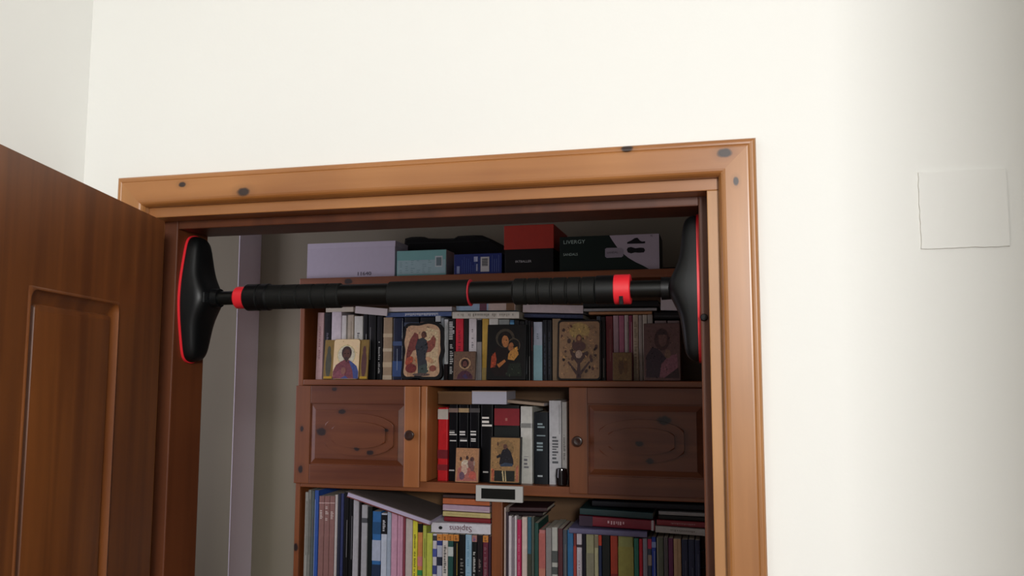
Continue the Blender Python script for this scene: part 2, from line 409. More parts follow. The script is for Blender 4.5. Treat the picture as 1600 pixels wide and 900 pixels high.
cpart('side_panel', B(X1-T_, X1, YF, YBK, 0, zTopB, .003), CASE)
cpart('top_board', B(X0-.004, X1+.004, YF-.004, YBK, zTopB, zTop, .004), CASEX)
cpart('shelf', B(X0+T_, X1-T_, YF, YBK-.008, zM0, zM1, .003), CASEX)
cpart('shelf', B(X0+T_, X1-T_, YF, YBK-.008, zN0, zN1, .003), CASEX)
zS = 1.085
cpart('shelf', B(X0+T_, X1-T_, YF, YBK-.008, zS-.024, zS, .003), CASEX)
for z in (.06, .40, .74): cpart('shelf', B(X0+T_, X1-T_, YF, YBK-.008, z, z+.024, .003), CASEX)
cpart('back_panel', B(X0+T_, X1-T_, YBK-.008, YBK, 0, zTopB), BACKP)
pL, pR = Xf(768, 840), Xf(785, 840)
cpart('divider', B(pL, pR, YF, YBK-.008, zS, zN0, .003), CASE)
cpart('divider', B(pL, pR, YF, YBK-.008, .084, zS-.024, .003), CASE)
nL0, nL1 = Xf(658, 680), Xf(669, 680); nR0 = Xf(890, 680)
bm = bmesh.new(); box(bm, nL0, nL1, YF-.010, YBK-.008, zN1, zM0, .006, 4); cpart('divider', bm, LIGHTP, smooth=True)
cpart('divider', B(nR0, nR0+.018, YF+.004, YBK-.008, zN1, zM0, .003), CASE)
YD = YF-.014
def cab_door(xa, xb, sl, sr, rail_t, rail_b, pan, knobpx, stile_mats, ell):
    z0, z1 = zN1-.018, zM0-.001
    d = obj('cabinet_door', B(xa+.002, xb-.002, YD+.006, YF-.0005, z0+.002, z1-.002), DOORX, case)
    obj('stile', B(xa, sl, YD, YF-.001, z0, z1, .0025), stile_mats[0], d)
    obj('stile', B(sr, xb, YD, YF-.001, z0, z1, .0025), stile_mats[1], d)
    obj('rail', B(sl, sr, YD+.0008, YF-.001, rail_t, z1, .002), DOORX, d)
    obj('rail', B(sl, sr, YD+.0008, YF-.001, z0, rail_b, .002), DOORX, d)
    # raised panel: sloping border, flat field, then two stepped shapes
    bm = bmesh.new()
    def rr(i, y): return [bm.verts.new(p) for p in ((sl+i, y, rail_b+i), (sr-i, y, rail_b+i), (sr-i, y, rail_t-i), (sl+i, y, rail_t-i))]
    ys = [(0, YD+.0055), (.003, YD+.0055), (.020, YD+.0005), (.0205, YD-.0012)]
    rs = [rr(i, y) for i, y in ys]
    for a, b in zip(rs, rs[1:]):
        for k in range(4): bm.faces.new((a[k], a[(k+1) % 4], b[(k+1) % 4], b[k]))
    bm.faces.new(rs[-1])
    def shape(a, b, y0, y1):
        cx, cz = (sl+sr)/2+ell[2], (rail_t+rail_b)/2; pts = []
        for k in range(48):
            t = 2*math.pi*k/48; x = a*1.18*math.cos(t); z = b*math.sin(t)
            x = max(-a, min(a, x)); pts.append((cx+x, cz+z))
        o = []
        for (x, z) in pts:
            if not o or (x-o[-1][0])**2+(z-o[-1][1])**2 > 1e-8: o.append((x, z))
        prism_y(bm, o, y0, y1, bev=.0036)
    shape(ell[0], ell[1], YD-.0065, YD-.0008); shape(ell[0]*.78, ell[1]*.62, YD-.0115, YD-.0060)
    obj('raised_panel', bm, DOORX, d)
    kx, kz = knobpx
    bm = bmesh.new(); y = YD
    lathe_y(bm, [(y, .0105), (y-.003, .0105), (y-.005, .0065), (y-.010, .0065), (y-.014, .0150), (y-.019, .0165), (y-.023, .0150), (y-.0245, .0110), (y-.0235, .0075), (y-.0235, .0)], kx, kz, 28)
    tag(obj('knob', bm, mat('#3a2013', 0.3, 0.2, coat=0.4), d, smooth=True), 'dark turned wooden knob')
xa = X0; xb = nL0
cab_door(xa, xb, Xf(487, 680), Xf(633.5, 680), Zf(560, 631), Zf(560, 727), None, (Xf(642.5, 679.5, YD), Zf(642.5, 679.5, YD)), (STILE, LIGHTP), (.120, .068, .012))
cab_door(nR0+.001, X1, Xf(919, 680), X1-.045, Zf(1000, 632), Zf(1000, 745), None, (Xf(903.5, 689, YD), Zf(903.5, 689, YD)), (STILE, STILE), (.125, .064, -.01))

# ================================================================== BOOKS
WH = '#d8d4cc'; BK = '#111116'
def marks(bm, x0, x1, z0, z1, y, size, seed, mi=0, vert=True):
    """rows of little letter-like bars on a spine"""
    r = random.Random(seed); p = z0
    while p < z1:
        wd = r.uniform(.35, .7)*size
        if r.random() < .14: p += size*.6; continue
        a, b = (x0, x1)
        h = (b-a)*r.choice((.7, .7, 1.0))
        if vert: q = [(a, y, p), (a+h, y, p), (a+h, y, min(p+wd*.55, z1)), (a, y, min(p+wd*.55, z1))]
        else: q = [(p, y, a), (min(p+wd*.55, z1), y, a), (min(p+wd*.55, z1), y, a+h), (p, y, a+h)]
        f = bm.faces.new([bm.verts.new(v) for v in q]); f.material_index = mi
        p += wd
def book_body(root, w, h, d, col, style, seed, rough):
    """book standing along local z; spine at y=0, centred on x; parts: cover, pages, bands, title"""
    hard = 'h' in style; t = .0022 if hard else .0006; ins = .003 if hard else .0004
    rad = min(w*.5, .004 if hard else .0015)
    C = mat(col, rough, .24, 55)
    PG = mat('#cfc6b4', .8, .12, 900) if 'pg' not in style else mat('#d3cac9', .8, .16, 600)
    bm = bmesh.new(); outer = [(-w/2, d)]
    n = 5
    for k in range(n+1):
        a = math.pi + math.pi/2*k/n; outer.append((-w/2+rad+rad*math.cos(a), rad+rad*math.sin(a)*(1)))
    for k in range(n+1):
        a = 1.5*math.pi + math.pi/2*k/n; outer.append((w/2-rad+rad*math.cos(a), rad+rad*math.sin(a)))
    outer.append((w/2, d)); t = min(t, w*.2)
    inner = [(w/2-t, d), (w/2-t, t*1.6), (-w/2+t, t*1.6), (-w/2+t, d)]
    poly = outer + inner
    a = [bm.verts.new((x, y, 0)) for x, y in poly]; b = [bm.verts.new((x, y, h)) for x, y in poly]; N = len(poly)
    bm.faces.new(a); bm.faces.new(b[::-1])
    for i in range(N): bm.faces.new((a[i], b[i], b[(i+1) % N], a[(i+1) % N]))
    obj('cover', bm, C, root, local=True, smooth=True)
    bm = bmesh.new(); box(bm, -w/2+t+.0001, w/2-t-.0001, t*1.6+.0002, d-(.003 if hard else .0003), ins, h-ins)
    obj('pages', bm, PG, root, local=True)
def spine_bands(root, w, h, bands, seed):
    """bands: (from, to along height 0..1, colour) or ('t', from, to, colour) for title marks, ('l', x, from, to, colour) thin line"""
    for n_, bnd in enumerate(bands):
        bm = bmesh.new()
        if bnd[0] == 't':
            _, a, b, c = bnd[:4]; wide = bnd[4] if len(bnd) > 4 else .42
            marks(bm, -w*wide/2, w*wide/2, a*h, b*h, -.0006, max(.004, w*.5), seed+n_)
            obj('title', bm, mat(c, .5, .05), root, local=True)
        elif bnd[0] == 'l':
            _, x, a, b, c = bnd
            box(bm, x*w-.0006, x*w+.0006, -.0005, .001, a*h, b*h); obj('spine_line', bm, mat(c, .4, .05), root, local=True)
        else:
            a, b, c = bnd
            box(bm, -w/2-.0002, w/2+.0002, -.0004-.0001*(n_ % 3), .006, a*h, b*h); obj('spine_band', bm, mat(c, .5, .2, 70), root, local=True)
labels_seen = {}
def vbook(x0, x1, ytop, zsh, Y, col, style='', bands=(), label='', group='', lean=0.0, yref=None, depth=None, rough=.5, cat='book'):
    yref = yref or ytop+20
    a, b = at(x0, yref, Y)[0], at(x1, yref, Y)[0]
    z1 = at((x0+x1)/2, ytop, Y)[1]; w_ = (b-a)*.97; h = z1-zsh-.0004
    d = depth or min(.20, max(.12, h*.68)); d = min(d, YBK-.012-Y)
    loc = Vector(((a+b)/2, Y, zsh+.0003))
    if lean: loc.x -= math.sin(R(lean))*h*.9
    r_ = (0, R(lean), 0) if 'pf' not in style else (0, R(lean), math.pi)
    if 'pf' in style: loc.y += d
    o = empty('book', loc, label, cat, group, rot=r_)
    book_body(o, w_, h, d, col, style, int(x0*7), rough)
    if bands: spine_bands(o, w_, h, bands, int(x0*3))
    return o
def hbook(xl, tl, bl, xr, tr, br, Y, col, style='', bands=(), label='', group='', depth=.14, rough=.5, name='book', cat='book', flip=False):
    """lying book, spine to the viewer"""
    X0_, Z0t = at(xl, tl, Y); _, Z0b = at(xl, bl, Y); X1_, Z1t = at(xr, tr, Y); _, Z1b = at(xr, br, Y)
    th_ = ((Z0t-Z0b)+(Z1t-Z1b))/2; za, zb = (Z0t+Z0b)/2, (Z1t+Z1b)/2
    ang = math.atan2(zb-za, X1_-X0_); ln = math.hypot(X1_-X0_, zb-za)
    depth = min(depth, YBK-.012-Y)
    if 'pf' in style:
        o = empty(name, (X1_, Y+depth, zb), label, cat, group, rot=(0, -math.pi/2-ang if False else 0, 0))
        o.rotation_mode = 'QUATERNION'
        M = Matrix(((0, 0, -math.cos(ang)), (0, -1, 0), (0, 0, 0)))
        zx = Vector((-math.cos(ang), 0, -math.sin(ang))); yx = Vector((0, -1, 0)); xx = yx.cross(zx)
        o.rotation_quaternion = Matrix((xx, yx, zx)).transposed().to_quaternion()
    else:
        o = empty(name, (X0_, Y, za), label, cat, group)
        o.rotation_mode = 'QUATERNION'
        zx = Vector((math.cos(ang), 0, math.sin(ang))); yx = Vector((0, 1, 0)); xx = yx.cross(zx)
        o.rotation_quaternion = Matrix((xx, yx, zx)).transposed().to_quaternion()
    book_body(o, th_*.96, ln, depth, col, style, int(xl), rough)
    if bands: spine_bands(o, th_*.96, ln, bands, int(xl*3))
    return o
BY = 1.438
def row(items, zsh, group, rowname, Y=BY):
    prev = None
    for it in items:
        x0, x1, yt, col, style, bands, desc = it[:7]; kw = it[7] if len(it) > 7 else {}
        lab = kw.pop('label', None) or (f'{desc}, {rowname}')
        assert lab not in labels_seen, lab
        labels_seen[lab] = 1
        assert 4 <= len(lab.split()) <= 16, (len(lab.split()), lab)
        vbook(x0, x1, yt, zsh, Y, col, style, bands, lab, group, **kw)
W1 = ('t', .15, .8, '#e8e4dc', .3); G1 = ('t', .2, .75, '#5b5a5a', .3)
U = 'upper book row'
row([
 (496, 506, 488.5, '#d8b3b3', '', [('t', .3, .8, '#a8787c', .3)], 'pale pink paperback at the left end', dict(lean=.8)),
 (506.8, 517.5, 489, '#14121c', '', [('t', .2, .7, '#6d6a78', .3)], 'dark violet book right of the pale pink one'),
 (518, 533.5, 487, '#d6cbd2', '', [], 'wide lilac-white paperback above the golden icon'),
 (534, 541, 493, '#dad6d2', '', [], 'thin white paperback right of the wide lilac-white one'),
 (543, 552.5, 492, '#b8ab98', '', [('l', .1, .05, .9, '#8b7f70')], 'grey-tan paperback between two white ones'),
 (553.5, 567, 494, '#d3d2ca', '', [G1], 'cream paperback with faint grey title beside black books'),
 (567.7, 574.5, 491.5, BK, '', [('l', .2, .45, .7, '#b9b9b9')], 'thin black book right of the cream paperback'),
 (575, 588, 491, '#15161a', 'h', [('l', -.2, .3, .8, '#9a9a9c')], 'broad black book with a thin silver line'),
 (588.6, 598, 494, '#0d0f12', 'h', [('t', .1, .6, '#c8c8c4', .28)], 'black book with white title left of the marbled spine'),
 (599, 613, 496, '#a58e72', '', [(.0, .07, '#c9b79a'), (.2, .28, '#c2ad8c'), (.45, .5, '#c9b79a'), (.68, .74, '#c4b090')], 'shiny gold-brown marbled spine', dict(rough=.25)),
 (614, 630, 497, '#16203a', 'h', [(.05, .3, '#2d4a7c'), (.55, .62, '#3a4f77'), ('l', -.05, .15, .5, '#aab6c8')], 'glossy navy book with blue highlights left of the wavy icon', dict(rough=.22)),
 (631, 655, 496, '#0e1220', 'h', [(.86, .92, '#39465c')], 'dark navy book behind the left half of the wavy icon'),
 (656, 679, 496, '#11131c', 'h', [(.85, .93, '#6b4c44')], 'near-black book behind the right half of the wavy icon'),
 (680, 688.5, 493.5, '#c2c5c6', '', [(.88, .91, '#25292c')], 'light grey book with small black mark on top'),
 (689, 693.6, 497, '#8b9297', '', [], 'slim blue-grey book between grey and white spines'),
 (694.2, 700, 499, '#d0d2d2', '', [(.0, .26, '#2c1a1c'), ('l', .3, .3, .95, '#5b5b5b')], 'slim white book with dark foot'),
 (700.6, 711, 498, '#17171a', '', [('t', .66, .95, '#e8e8e6', .8), ('t', .1, .58, '#d5d5d3', .5)], 'black book with white graphics left of the red one'),
 (712, 724, 497.5, '#d0122f', '', [('t', .3, .8, '#7c0c1c', .3), (.40, .44, '#e8c7c7')], 'bright red book behind the small brown icon'),
 (724.6, 731.6, 498, '#2c1b19', '', [], 'dark brown book between red and white books'),
 (732.5, 744.6, 498, '#d6cecf', '', [('t', .45, .85, '#8b8587', .25)], 'white book with faint title right of the brown icon'),
 (745.4, 752.6, 498, '#918c8a', '', [(.62, .98, '#1e1f24')], 'grey book with black label'),
 (753.4, 763, 498, '#c29a3c', '', [(.0, .2, '#a98f52')], 'mustard-yellow book'),
 (764, 778.5, 498, '#d4d0c8', '', [], 'white book above the left of the dark framed icon'),
 (779.2, 796, 499, '#8b8f8c', '', [], 'grey book above the dark framed icon'),
 (796.8, 803, 500, '#33688f', '', [(.9, .96, '#5f9cc4')], 'blue book above the dark framed icon'),
 (803.7, 811, 500.5, '#16151a', '', [(.9, .93, '#c7c7c0')], 'black book above the dark framed icon, white tipped'),
 (811.7, 819.4, 502, '#1c1b19', '', [], 'black book above the right corner of the dark icon'),
 (820.2, 824.6, 500, '#0f1014', '', [('l', .1, .1, .9, '#7c8187')], 'thin black book just right of the dark icon'),
 (825.2, 828.8, 501, '#131216', '', [('l', .1, .0, .4, '#98948f')], 'second thin black book right of the dark icon'),
 (829.4, 832.8, 502, '#2d1219', '', [('l', .0, .5, .9, '#803038')], 'thin maroon book left of the pale blue one'),
 (833.6, 847.2, 503, '#a9b0bf', '', [(.0, .60, '#8fb6bf'), ('t', .62, .8, '#6f7a88', .25)], 'pale blue-grey two-tone book'),
 (848, 854.6, 500, '#141722', '', [('t', .1, .8, '#41465a', .3)], 'navy book right of the pale blue one'),
 (855.2, 862, 500, '#11131b', '', [('t', .1, .8, '#383d4c', .3)], 'navy book left of the tan one'),
 (863, 876, 498, '#81694c', '', [], 'tan book left of the many-figured icon'),
 (877, 894, 500, '#15151d', '', [], 'dark book behind the left of the many-figured icon'),
 (895, 913, 500, '#17151a', '', [], 'dark book behind the middle of the many-figured icon'),
 (914, 931.5, 499, '#131319', '', [], 'dark book behind the right of the many-figured icon'),
 (932.4, 938.6, 494, '#3b434e', '', [], 'slate-grey book right of the many-figured icon'),
 (939.2, 946, 495, '#24120f', '', [('l', .0, .05, .35, '#a89a88')], 'dark brown book left of the dark red one'),
 (946.6, 957.6, 494, '#7a2028', '', [('l', .1, .3, .8, '#a06a5c')], 'dark red book left of the thin booklets'),
 (958.2, 966.6, 493, '#b5949a', '', [], 'dusty pink booklet above the small dim icon'),
 (967.2, 975.4, 493, '#b0677c', '', [], 'rose booklet above the small dim icon'),
 (976, 982.2, 492.5, '#c0b0a8', '', [('l', .2, .4, .9, '#6b605a')], 'beige booklet above the small dim icon'),
 (982.8, 988.4, 493, '#8e3450', '', [('l', .2, .4, .9, '#c8b6b2')], 'magenta booklet right above the small dim icon'),
 (989, 997.4, 492, '#b9a68c', '', [('t', .0, .9, '#8b7c64', .6)], 'sand-coloured booklet right of the magenta one'),
 (998, 1003.6, 492.5, '#a3968d', '', [], 'grey-brown booklet right of the sand-coloured one'),
 (1004.2, 1011.4, 492, '#b9ae9d', '', [], 'light sand booklet left of the large dim icon'),
 (1012, 1020, 491.5, '#a0968a', '', [], 'grey booklet touching the large dim icon'),
 (1023, 1042, 501, '#8c7a76', '', [], 'grey-brown book behind the left of the large dim icon'),
 (1043, 1062, 501, '#84726e', '', [], 'grey-brown book behind the right of the large dim icon'),
], zM1, 'books standing on the upper shelf', U)

N_ = 'niche row'
GB = [(.90, .955, '#b79a70'), ('t', .60, .66, '#e8e6e0', .8), ('t', .52, .56, '#e8e6e0', .7), ('t', .13, .16, '#c9c4c0', .8)]
row([
 (684, 700, 637, '#d7232a', 'h', [(.84, .98, '#d7cfc4'), (.30, .42, '#7c1220'), (.14, .22, '#8c1a22')], 'bright red book with white label on top', dict(rough=.25)),
 (701, 715.6, 632.5, '#121118', 'h', [(.90, .955, '#8d7468')]+GB[1:], 'leftmost of three black books with gold bands', dict(rough=.25)),
 (716.6, 732.6, 632.5, '#0f1016', 'h', GB, 'middle one of three black books with gold bands', dict(rough=.25)),
 (733.6, 749.6, 632.5, '#121218', 'h', [(.90, .955, '#4f4a48')]+GB[1:], 'rightmost of three black books with gold bands', dict(rough=.25)),
 (751, 771, 632.5, '#0c0d12', 'h', [('t', .72, .86, '#efe9df', .8), ('t', .12, .15, '#c9c4c0', .6)], 'black book with white flower ornament on its spine', dict(rough=.28)),
 (772, 812, 633.5, '#131512', 'h', [(.74, .96, '#8c1420'), (.50, .72, '#1f2622'), ('t', .80, .92, '#b06a60', .12)], 'very thick black book with dark red label', dict(rough=.4)),
 (813, 832, 635, '#d6d5cc', 'h', [(.72, .78, '#8b8b86'), ('t', .2, .35, '#77757a', .4), ('l', .42, .02, .98, '#ffffff')], 'white plastic-wrapped book between black ones', dict(rough=.15)),
 (834, 857, 644, '#0c1a24', 'h', [('t', .78, .86, '#8ea0a4', .5), ('t', .46, .68, '#8ea0a4', .6), ('t', .10, .13, '#b9c2c4', .5)], 'blue-black book with silver lettering'),
 (857.8, 877, 626, '#c3c3c4', '', [('t', .25, .58, '#55585c', .5), ('l', .35, .60, .95, '#6b6c70')], 'tall pale grey book with dark text'),
 (877.8, 885.5, 628, '#a5a29c', '', [('t', .30, .6, '#55534f', .4)], 'grey book at the right end'),
], zN1, 'books standing in the middle niche', N_)

LL = 'lower left row'
OR = (.885, .995, '#d58a3c')
def orange(c, t): return [OR, ('t', .90, .97, '#6b3c12', .5), ('t', .3, .8, t, .5)]
YL = 1.438
row([
 (476.6, 481, 769, '#b8b8b2', '', [('l', .2, .3, .9, '#4d4f4c')], 'thin grey-white book at the left end'),
 (481.6, 486, 765.5, '#86867e', '', [('l', .1, .3, .9, '#393b38')], 'thin grey book left of the blue one'),
 (486.6, 491, 767, '#56605e', '', [('l', .1, .5, .7, '#744c48')], 'thin green-grey book left of the blue one'),
 (491.6, 497.8, 766, '#2c54a4', '', [('l', -.35, .0, .9, '#a9bcd6')], 'blue book near the left end'),
 (498.5, 506.6, 775, '#8e6660', '', [(.915, .925, '#c9aaa4'), ('t', .72, .84, '#d3c3bb', .6)], 'leftmost of three brown-pink volumes'),
 (507, 515, 775, '#8e6660', '', [(.915, .925, '#c9aaa4'), ('t', .72, .88, '#d3c3bb', .6)], 'middle one of three brown-pink volumes'),
 (515.4, 523, 775, '#8e6660', '', [(.915, .925, '#c9aaa4'), ('t', .72, .84, '#d3c3bb', .6)], 'rightmost of three brown-pink volumes'),
 (523.6, 527.4, 773, '#c3bcb8', '', [], 'thin pale book right of the brown-pink volumes'),
 (528, 532.2, 771, '#1f2236', '', [], 'thin navy-black book'),
 (532.8, 537, 771, '#2a3462', '', [], 'thin deep blue book left of the black ones'),
 (537.6, 545, 769, '#0d0c10', '', [('l', .2, .3, .7, '#9a9a9c')], 'first black book under the slanted dark book'),
 (545.6, 551.4, 779, '#101014', '', [('l', .3, .3, .8, '#8c8c90')], 'second black book under the slanted dark book'),
 (552, 560.6, 781, '#b0aeb2', '', [], 'light grey book under the slanted dark book'),
 (561.2, 564.4, 785, '#2a2026', '', [], 'thin dark book between two light grey ones'),
 (565, 574, 789, '#aaaaad', '', [(.78, .84, '#4b4d50')], 'light grey book with a dark label'),
 (574.6, 581.6, 792, '#14211e', '', [], 'black-green book left of the blue picture book'),
 (582, 595.2, 799, '#2d6aa6', '', [(.70, .86, '#1d4f7c'), (.35, .62, '#b0b9cc'), (.10, .30, '#1c2f4c')], 'blue and white picture book'),
 (595.8, 604.6, 802, '#c2cad8', '', [(.72, .98, '#1b1c22'), ('t', .76, .94, '#cfcfd2', .5)], 'pale blue book with black label'),
 (605.2, 611, 799, '#a3b0c0', '', [], 'pale blue-grey book left of the pink ones'),
 (611.6, 620.8, 801, '#cf9cb2', '', [], 'first pink book from the left'),
 (621.4, 629.6, 805, '#cc98ae', '', [('l', .0, .0, 1, '#b98099')], 'second pink book from the left'),
 (630, 633.4, 808, '#8a3a48', '', [], 'thin wine-red book right of the pink ones'),
 (634, 644.4, 810, '#c3b8b0', '', [], 'grey-beige book left of the yellow one'),
 (645, 652.4, 813, '#dcd43a', '', [('t', .1, .8, '#4b4a1c', .4)], 'bright yellow book with dark lettering'),
 (653, 660, 817, '#d0884a', '', [(.86, .99, '#15151a'), (.36, .50, '#d07c78'), (.22, .3, '#2f8a4c')], 'orange book with black head'),
 (660.6, 666, 821, '#b5bc50', '', [('l', .1, .5, .8, '#4b4a1c')], 'thin olive-yellow book'),
 (666.6, 675.4, 833, '#c2c850', '', [], 'yellow-green book left of the striped spines'),
 (676.2, 682.2, 834, '#cdc8ce', '', [(.88, .97, '#3c3c42'), (.6, .74, '#4a559a'), (.3, .45, '#3c4580')], 'white book with blue-black blocks'),
 (682.8, 690.8, 834, '#b9bccb', '', [OR, ('t', .90, .97, '#6b3c12', .5), (.80, .88, '#2d3c80'), (.45, .60, '#20263a')], 'orange-headed book with navy blocks'),
 (691.4, 699.6, 834, '#d6cfc6', '', orange('', '#25252a'), 'orange-headed white book'),
 (700.2, 708, 834.5, '#1d4f48', '', [OR, ('t', .90, .97, '#6b3c12', .5), (.62, .78, '#c6cdc8')], 'orange-headed green book'),
 (708.6, 716.6, 835, '#1a1714', '', [OR, ('t', .90, .97, '#6b3c12', .5), ('l', .2, .3, .85, '#d2ad4a')], 'orange-headed black book with yellow line'),
 (717.2, 726.6, 835, '#161515', '', [('t', .1, .6, '#8c8a84', .5)], 'plain black book left of the light blue one'),
 (727.2, 736.8, 835.5, '#93b7cc', '', [('t', .2, .9, '#6b98b2', .4)], 'light blue book'),
 (737.4, 745, 836, '#191a1a', '', [(.885, .995, '#b07c74'), ('t', .90, .97, '#5c3c8c', .5), ('t', .3, .75, '#d0d0cc', .45)], 'black book with purple and orange head'),
 (745.6, 754, 836, '#2e2025', '', [('t', .1, .6, '#8c7a74', .4)], 'dark aubergine book'),
 (754.6, 762.6, 836.5, '#6a2436', '', orange('', '#8e6a70'), 'orange-headed maroon book'),
 (763.2, 767, 838, '#381a2c', '', [], 'dark plum book against the centre post'),
], zS, 'books standing in the lower left compartment', LL, Y=1.42)

LR = 'lower right row'
row([
 (787.6, 790.3, 793, '#d0bcb2', '', [], 'tall pale pink book against the centre post'),
 (790.6, 794, 800, '#40323c', '', [], 'thin dark purple book'),
 (794.6, 799.4, 806, '#d6cdd0', '', [], 'first slim white book from the left'),
 (799.8, 803.4, 808, '#8b7f86', '', [], 'slim grey book between two white ones'),
 (803.8, 807.4, 806, '#d2cacb', '', [], 'second slim white book from the left'),
 (808, 814, 812, '#c02458', '', [(.0, .1, '#d0b8b8'), ('t', .3, .8, '#e8b8c4', .2)], 'crimson-pink book'),
 (815.4, 823.6, 808, '#d8c4b8', '', [], 'pale peach book right of the crimson one'),
 (824.4, 830, 808, '#2f6274', '', [(.0, .55, '#3e4234')], 'dark teal book right of the pale peach one'),
 (830.4, 834.4, 808, '#50574c', '', [], 'olive-grey book right of the teal one'),
 (835.2, 841.2, 817, '#1f4a40', '', [], 'dark green book'),
 (842, 852, 828, '#c07874', 'h', [(.05, .95, '#b5645c'), (.0, .45, '#c27c68')], 'salmon pink book'),
 (852.8, 861.6, 825, '#8b8785', '', [], 'mid grey book right of the salmon one'),
 (862.2, 871, 824, '#b5b5ac', '', [(.52, .68, '#4f5350'), (.36, .46, '#4f5350')], 'light grey book with two dark labels'),
 (871.8, 879, 826, '#56242a', '', [], 'brownish red book right of the labelled grey one'),
 (879.6, 886, 828, '#464e58', '', [('l', .1, .2, .8, '#8c8c88')], 'slate book left of the blue one'),
 (886.6, 895.6, 828, '#2a6a9a', '', [], 'mid blue book'),
 (896.2, 900.4, 831, '#7a3030', '', [(.3, .8, '#a83a30')], 'thin brick-red book'),
 (901, 909, 831, '#c9c0c6', '', [(.78, .82, '#3a2a36'), ('t', .3, .6, '#9c7a84', .3)], 'white-lilac book with small dark mark'),
 (909.8, 915, 833, '#1a1730', '', [], 'indigo book right of the white-lilac one'),
 (915.8, 928, 834, '#a09d78', '', [(.0, .72, '#8d8a72')], 'wide khaki book'),
 (928.8, 934.8, 834, '#b9b48c', '', [(.8, .97, '#8b8268')], 'cream-khaki book'),
 (935.4, 940, 835, '#1c2c54', '', [(.84, .99, '#c83c20')], 'navy book with red-orange head'),
 (940.8, 953, 836, '#2f3430', '', [], 'charcoal-green book'),
 (953.8, 965, 837, '#b03c22', '', [(.0, .45, '#8a2018')], 'rust-red book left of the wide olive-yellow one'),
 (965.6, 990, 838, '#989c5c', 'h', [(.0, .85, '#a09a4c')], 'very wide olive-yellow book'),
 (990.8, 998, 841, '#2c7460', '', [], 'teal-green book right of the olive-yellow one'),
 (998.8, 1004, 842, '#c0142c', '', [], 'thin bright red book'),
 (1004.6, 1011.6, 841, '#8c8a94', '', [], 'lavender-grey book'),
 (1012.2, 1018, 840, '#3c4452', '', [(.84, .98, '#b8284c'), (.6, .75, '#9c8878')], 'slate book with crimson head'),
 (1018.4, 1025, 839, '#1e3f9c', '', [(.85, .93, '#8c9cc8'), ('l', .1, .1, .8, '#b0b6cc')], 'royal blue book'),
 (1026.2, 1036.6, 840, '#5f6452', '', [('l', -.4, .0, 1, '#d0cdb4')], 'moss-grey book with pale edge'),
 (1037.2, 1044, 840, '#565050', '', [], 'grey-brown book left of the purple one'),
 (1044.6, 1052, 841, '#64244c', '', [], 'purple book'),
 (1052.6, 1064.4, 842, '#b5936e', '', [('l', 0, 0, 1, '#8c6c4c')], 'tan book left of the dark blue set'),
 (1065.2, 1075, 843, '#1c2440', '', [('l', .1, .3, .7, '#5c6278')], 'leftmost dark blue volume'),
 (1075.6, 1085.4, 843, '#1c2440', '', [('l', .1, .2, .6, '#5c6278')], 'middle dark blue volume'),
 (1086, 1094, 844, '#1e2644', '', [('l', .1, .4, .8, '#5c6278')], 'rightmost dark blue volume'),
], zS, 'books standing in the lower right compartment', LR, Y=1.408)

# ---- lying books
g1 = 'books lying on top of the upper row'
def H(args, col, style, bands, lab, grp, **k):
    assert lab not in labels_seen and 4 <= len(lab.split()) <= 16, lab
    labels_seen[lab] = 1
    return hbook(*args, k.pop('Y', BY), col, style, bands, lab, grp, **k)
H((509, 481, 487.5, 552, 478.5, 488), '#a89a8e', 'pf', [], 'worn grey-brown paperback lying at the left end of the upper row', g1, depth=.13)
H((555, 478, 489.5, 605, 482, 494), '#c9c2be', 'pf pg', [], 'thick white paper block lying slanted above black books', g1, depth=.15, Y=1.43)
H((608, 480.5, 487.2, 706, 478.8, 486.2), '#c9c5bd', 'pf pg', [], 'long white book lying on top of the blue one', g1, depth=.15)
H((603, 488.5, 496, 705.5, 486.8, 493.8), '#4a5f8c', '', [('t', .30, .80, '#d8dde6', .6)], 'blue book with white title lying above the wavy icon', g1, depth=.16)
H((713, 474.5, 485.5, 805, 473.5, 485), '#9db6cc', '', [(.40, .52, '#6b3a4a'), (.55, 1, '#c9b4a8'), (.85, .99, '#7c5a3c')], 'light blue picture magazine lying above the cream book', g1, depth=.17, Y=1.45)
H((707, 487, 498, 811, 486.8, 497.6), '#d6d0c2', '', [('t', .05, .18, '#a8a294', .4), ('t', .24, .66, '#8f897c', .45), ('t', .71, .92, '#a09a8c', .4)], 'cream book with grey lettering lying above the red book', g1, depth=.16, Y=1.425)
H((817, 476, 487.5, 911, 476, 491), '#c3b4b4', 'pg', [], 'pinkish-white book lying above the pale blue one', g1, depth=.15)
H((819, 489.5, 496, 911, 491.5, 498), '#1a2444', '', [('t', .1, .9, '#3a4a74', .3)], 'navy book lying under the pinkish-white one', g1, depth=.15)
H((911, 470, 481, 1028, 469, 479.5), '#101013', 'h', [], 'black book lying topmost above the thin booklets', g1, depth=.16)
H((912, 482, 486.6, 1026, 480.6, 485.6), '#8e8c8a', '', [('l', 0, .0, 1, '#b9b8b6')], 'thin silver-grey magazine lying below the black book', g1, depth=.16, rough=.3)
H((920, 487.2, 491.6, 1018.5, 486.4, 491), '#a8744a', '', [], 'thin orange-brown book lying directly on the booklets', g1, depth=.15)
H((1032, 463, 485.5, 1063, 464, 485.5), '#a9a3a8', 'pf pg', [], 'thick grey paper block lying at the right end', g1, depth=.15)
H((1022, 486.8, 498.8, 1063, 486.8, 498.8), '#121214', 'h', [('l', .1, 0, 1, '#4a4848')], 'black book lying above the large dim icon', g1, depth=.16)
g2 = 'books lying on the lower left row'
H((674, 816.2, 831.7, 766.5, 819.6, 836), '#dcdae0', '', [], 'white book with upside-down Sapiens title lying on the lower row', g2, depth=.15, Y=1.425)
sap = [o for o in bpy.data.objects if o.get('label', '').startswith('white book with upside-down')][0]
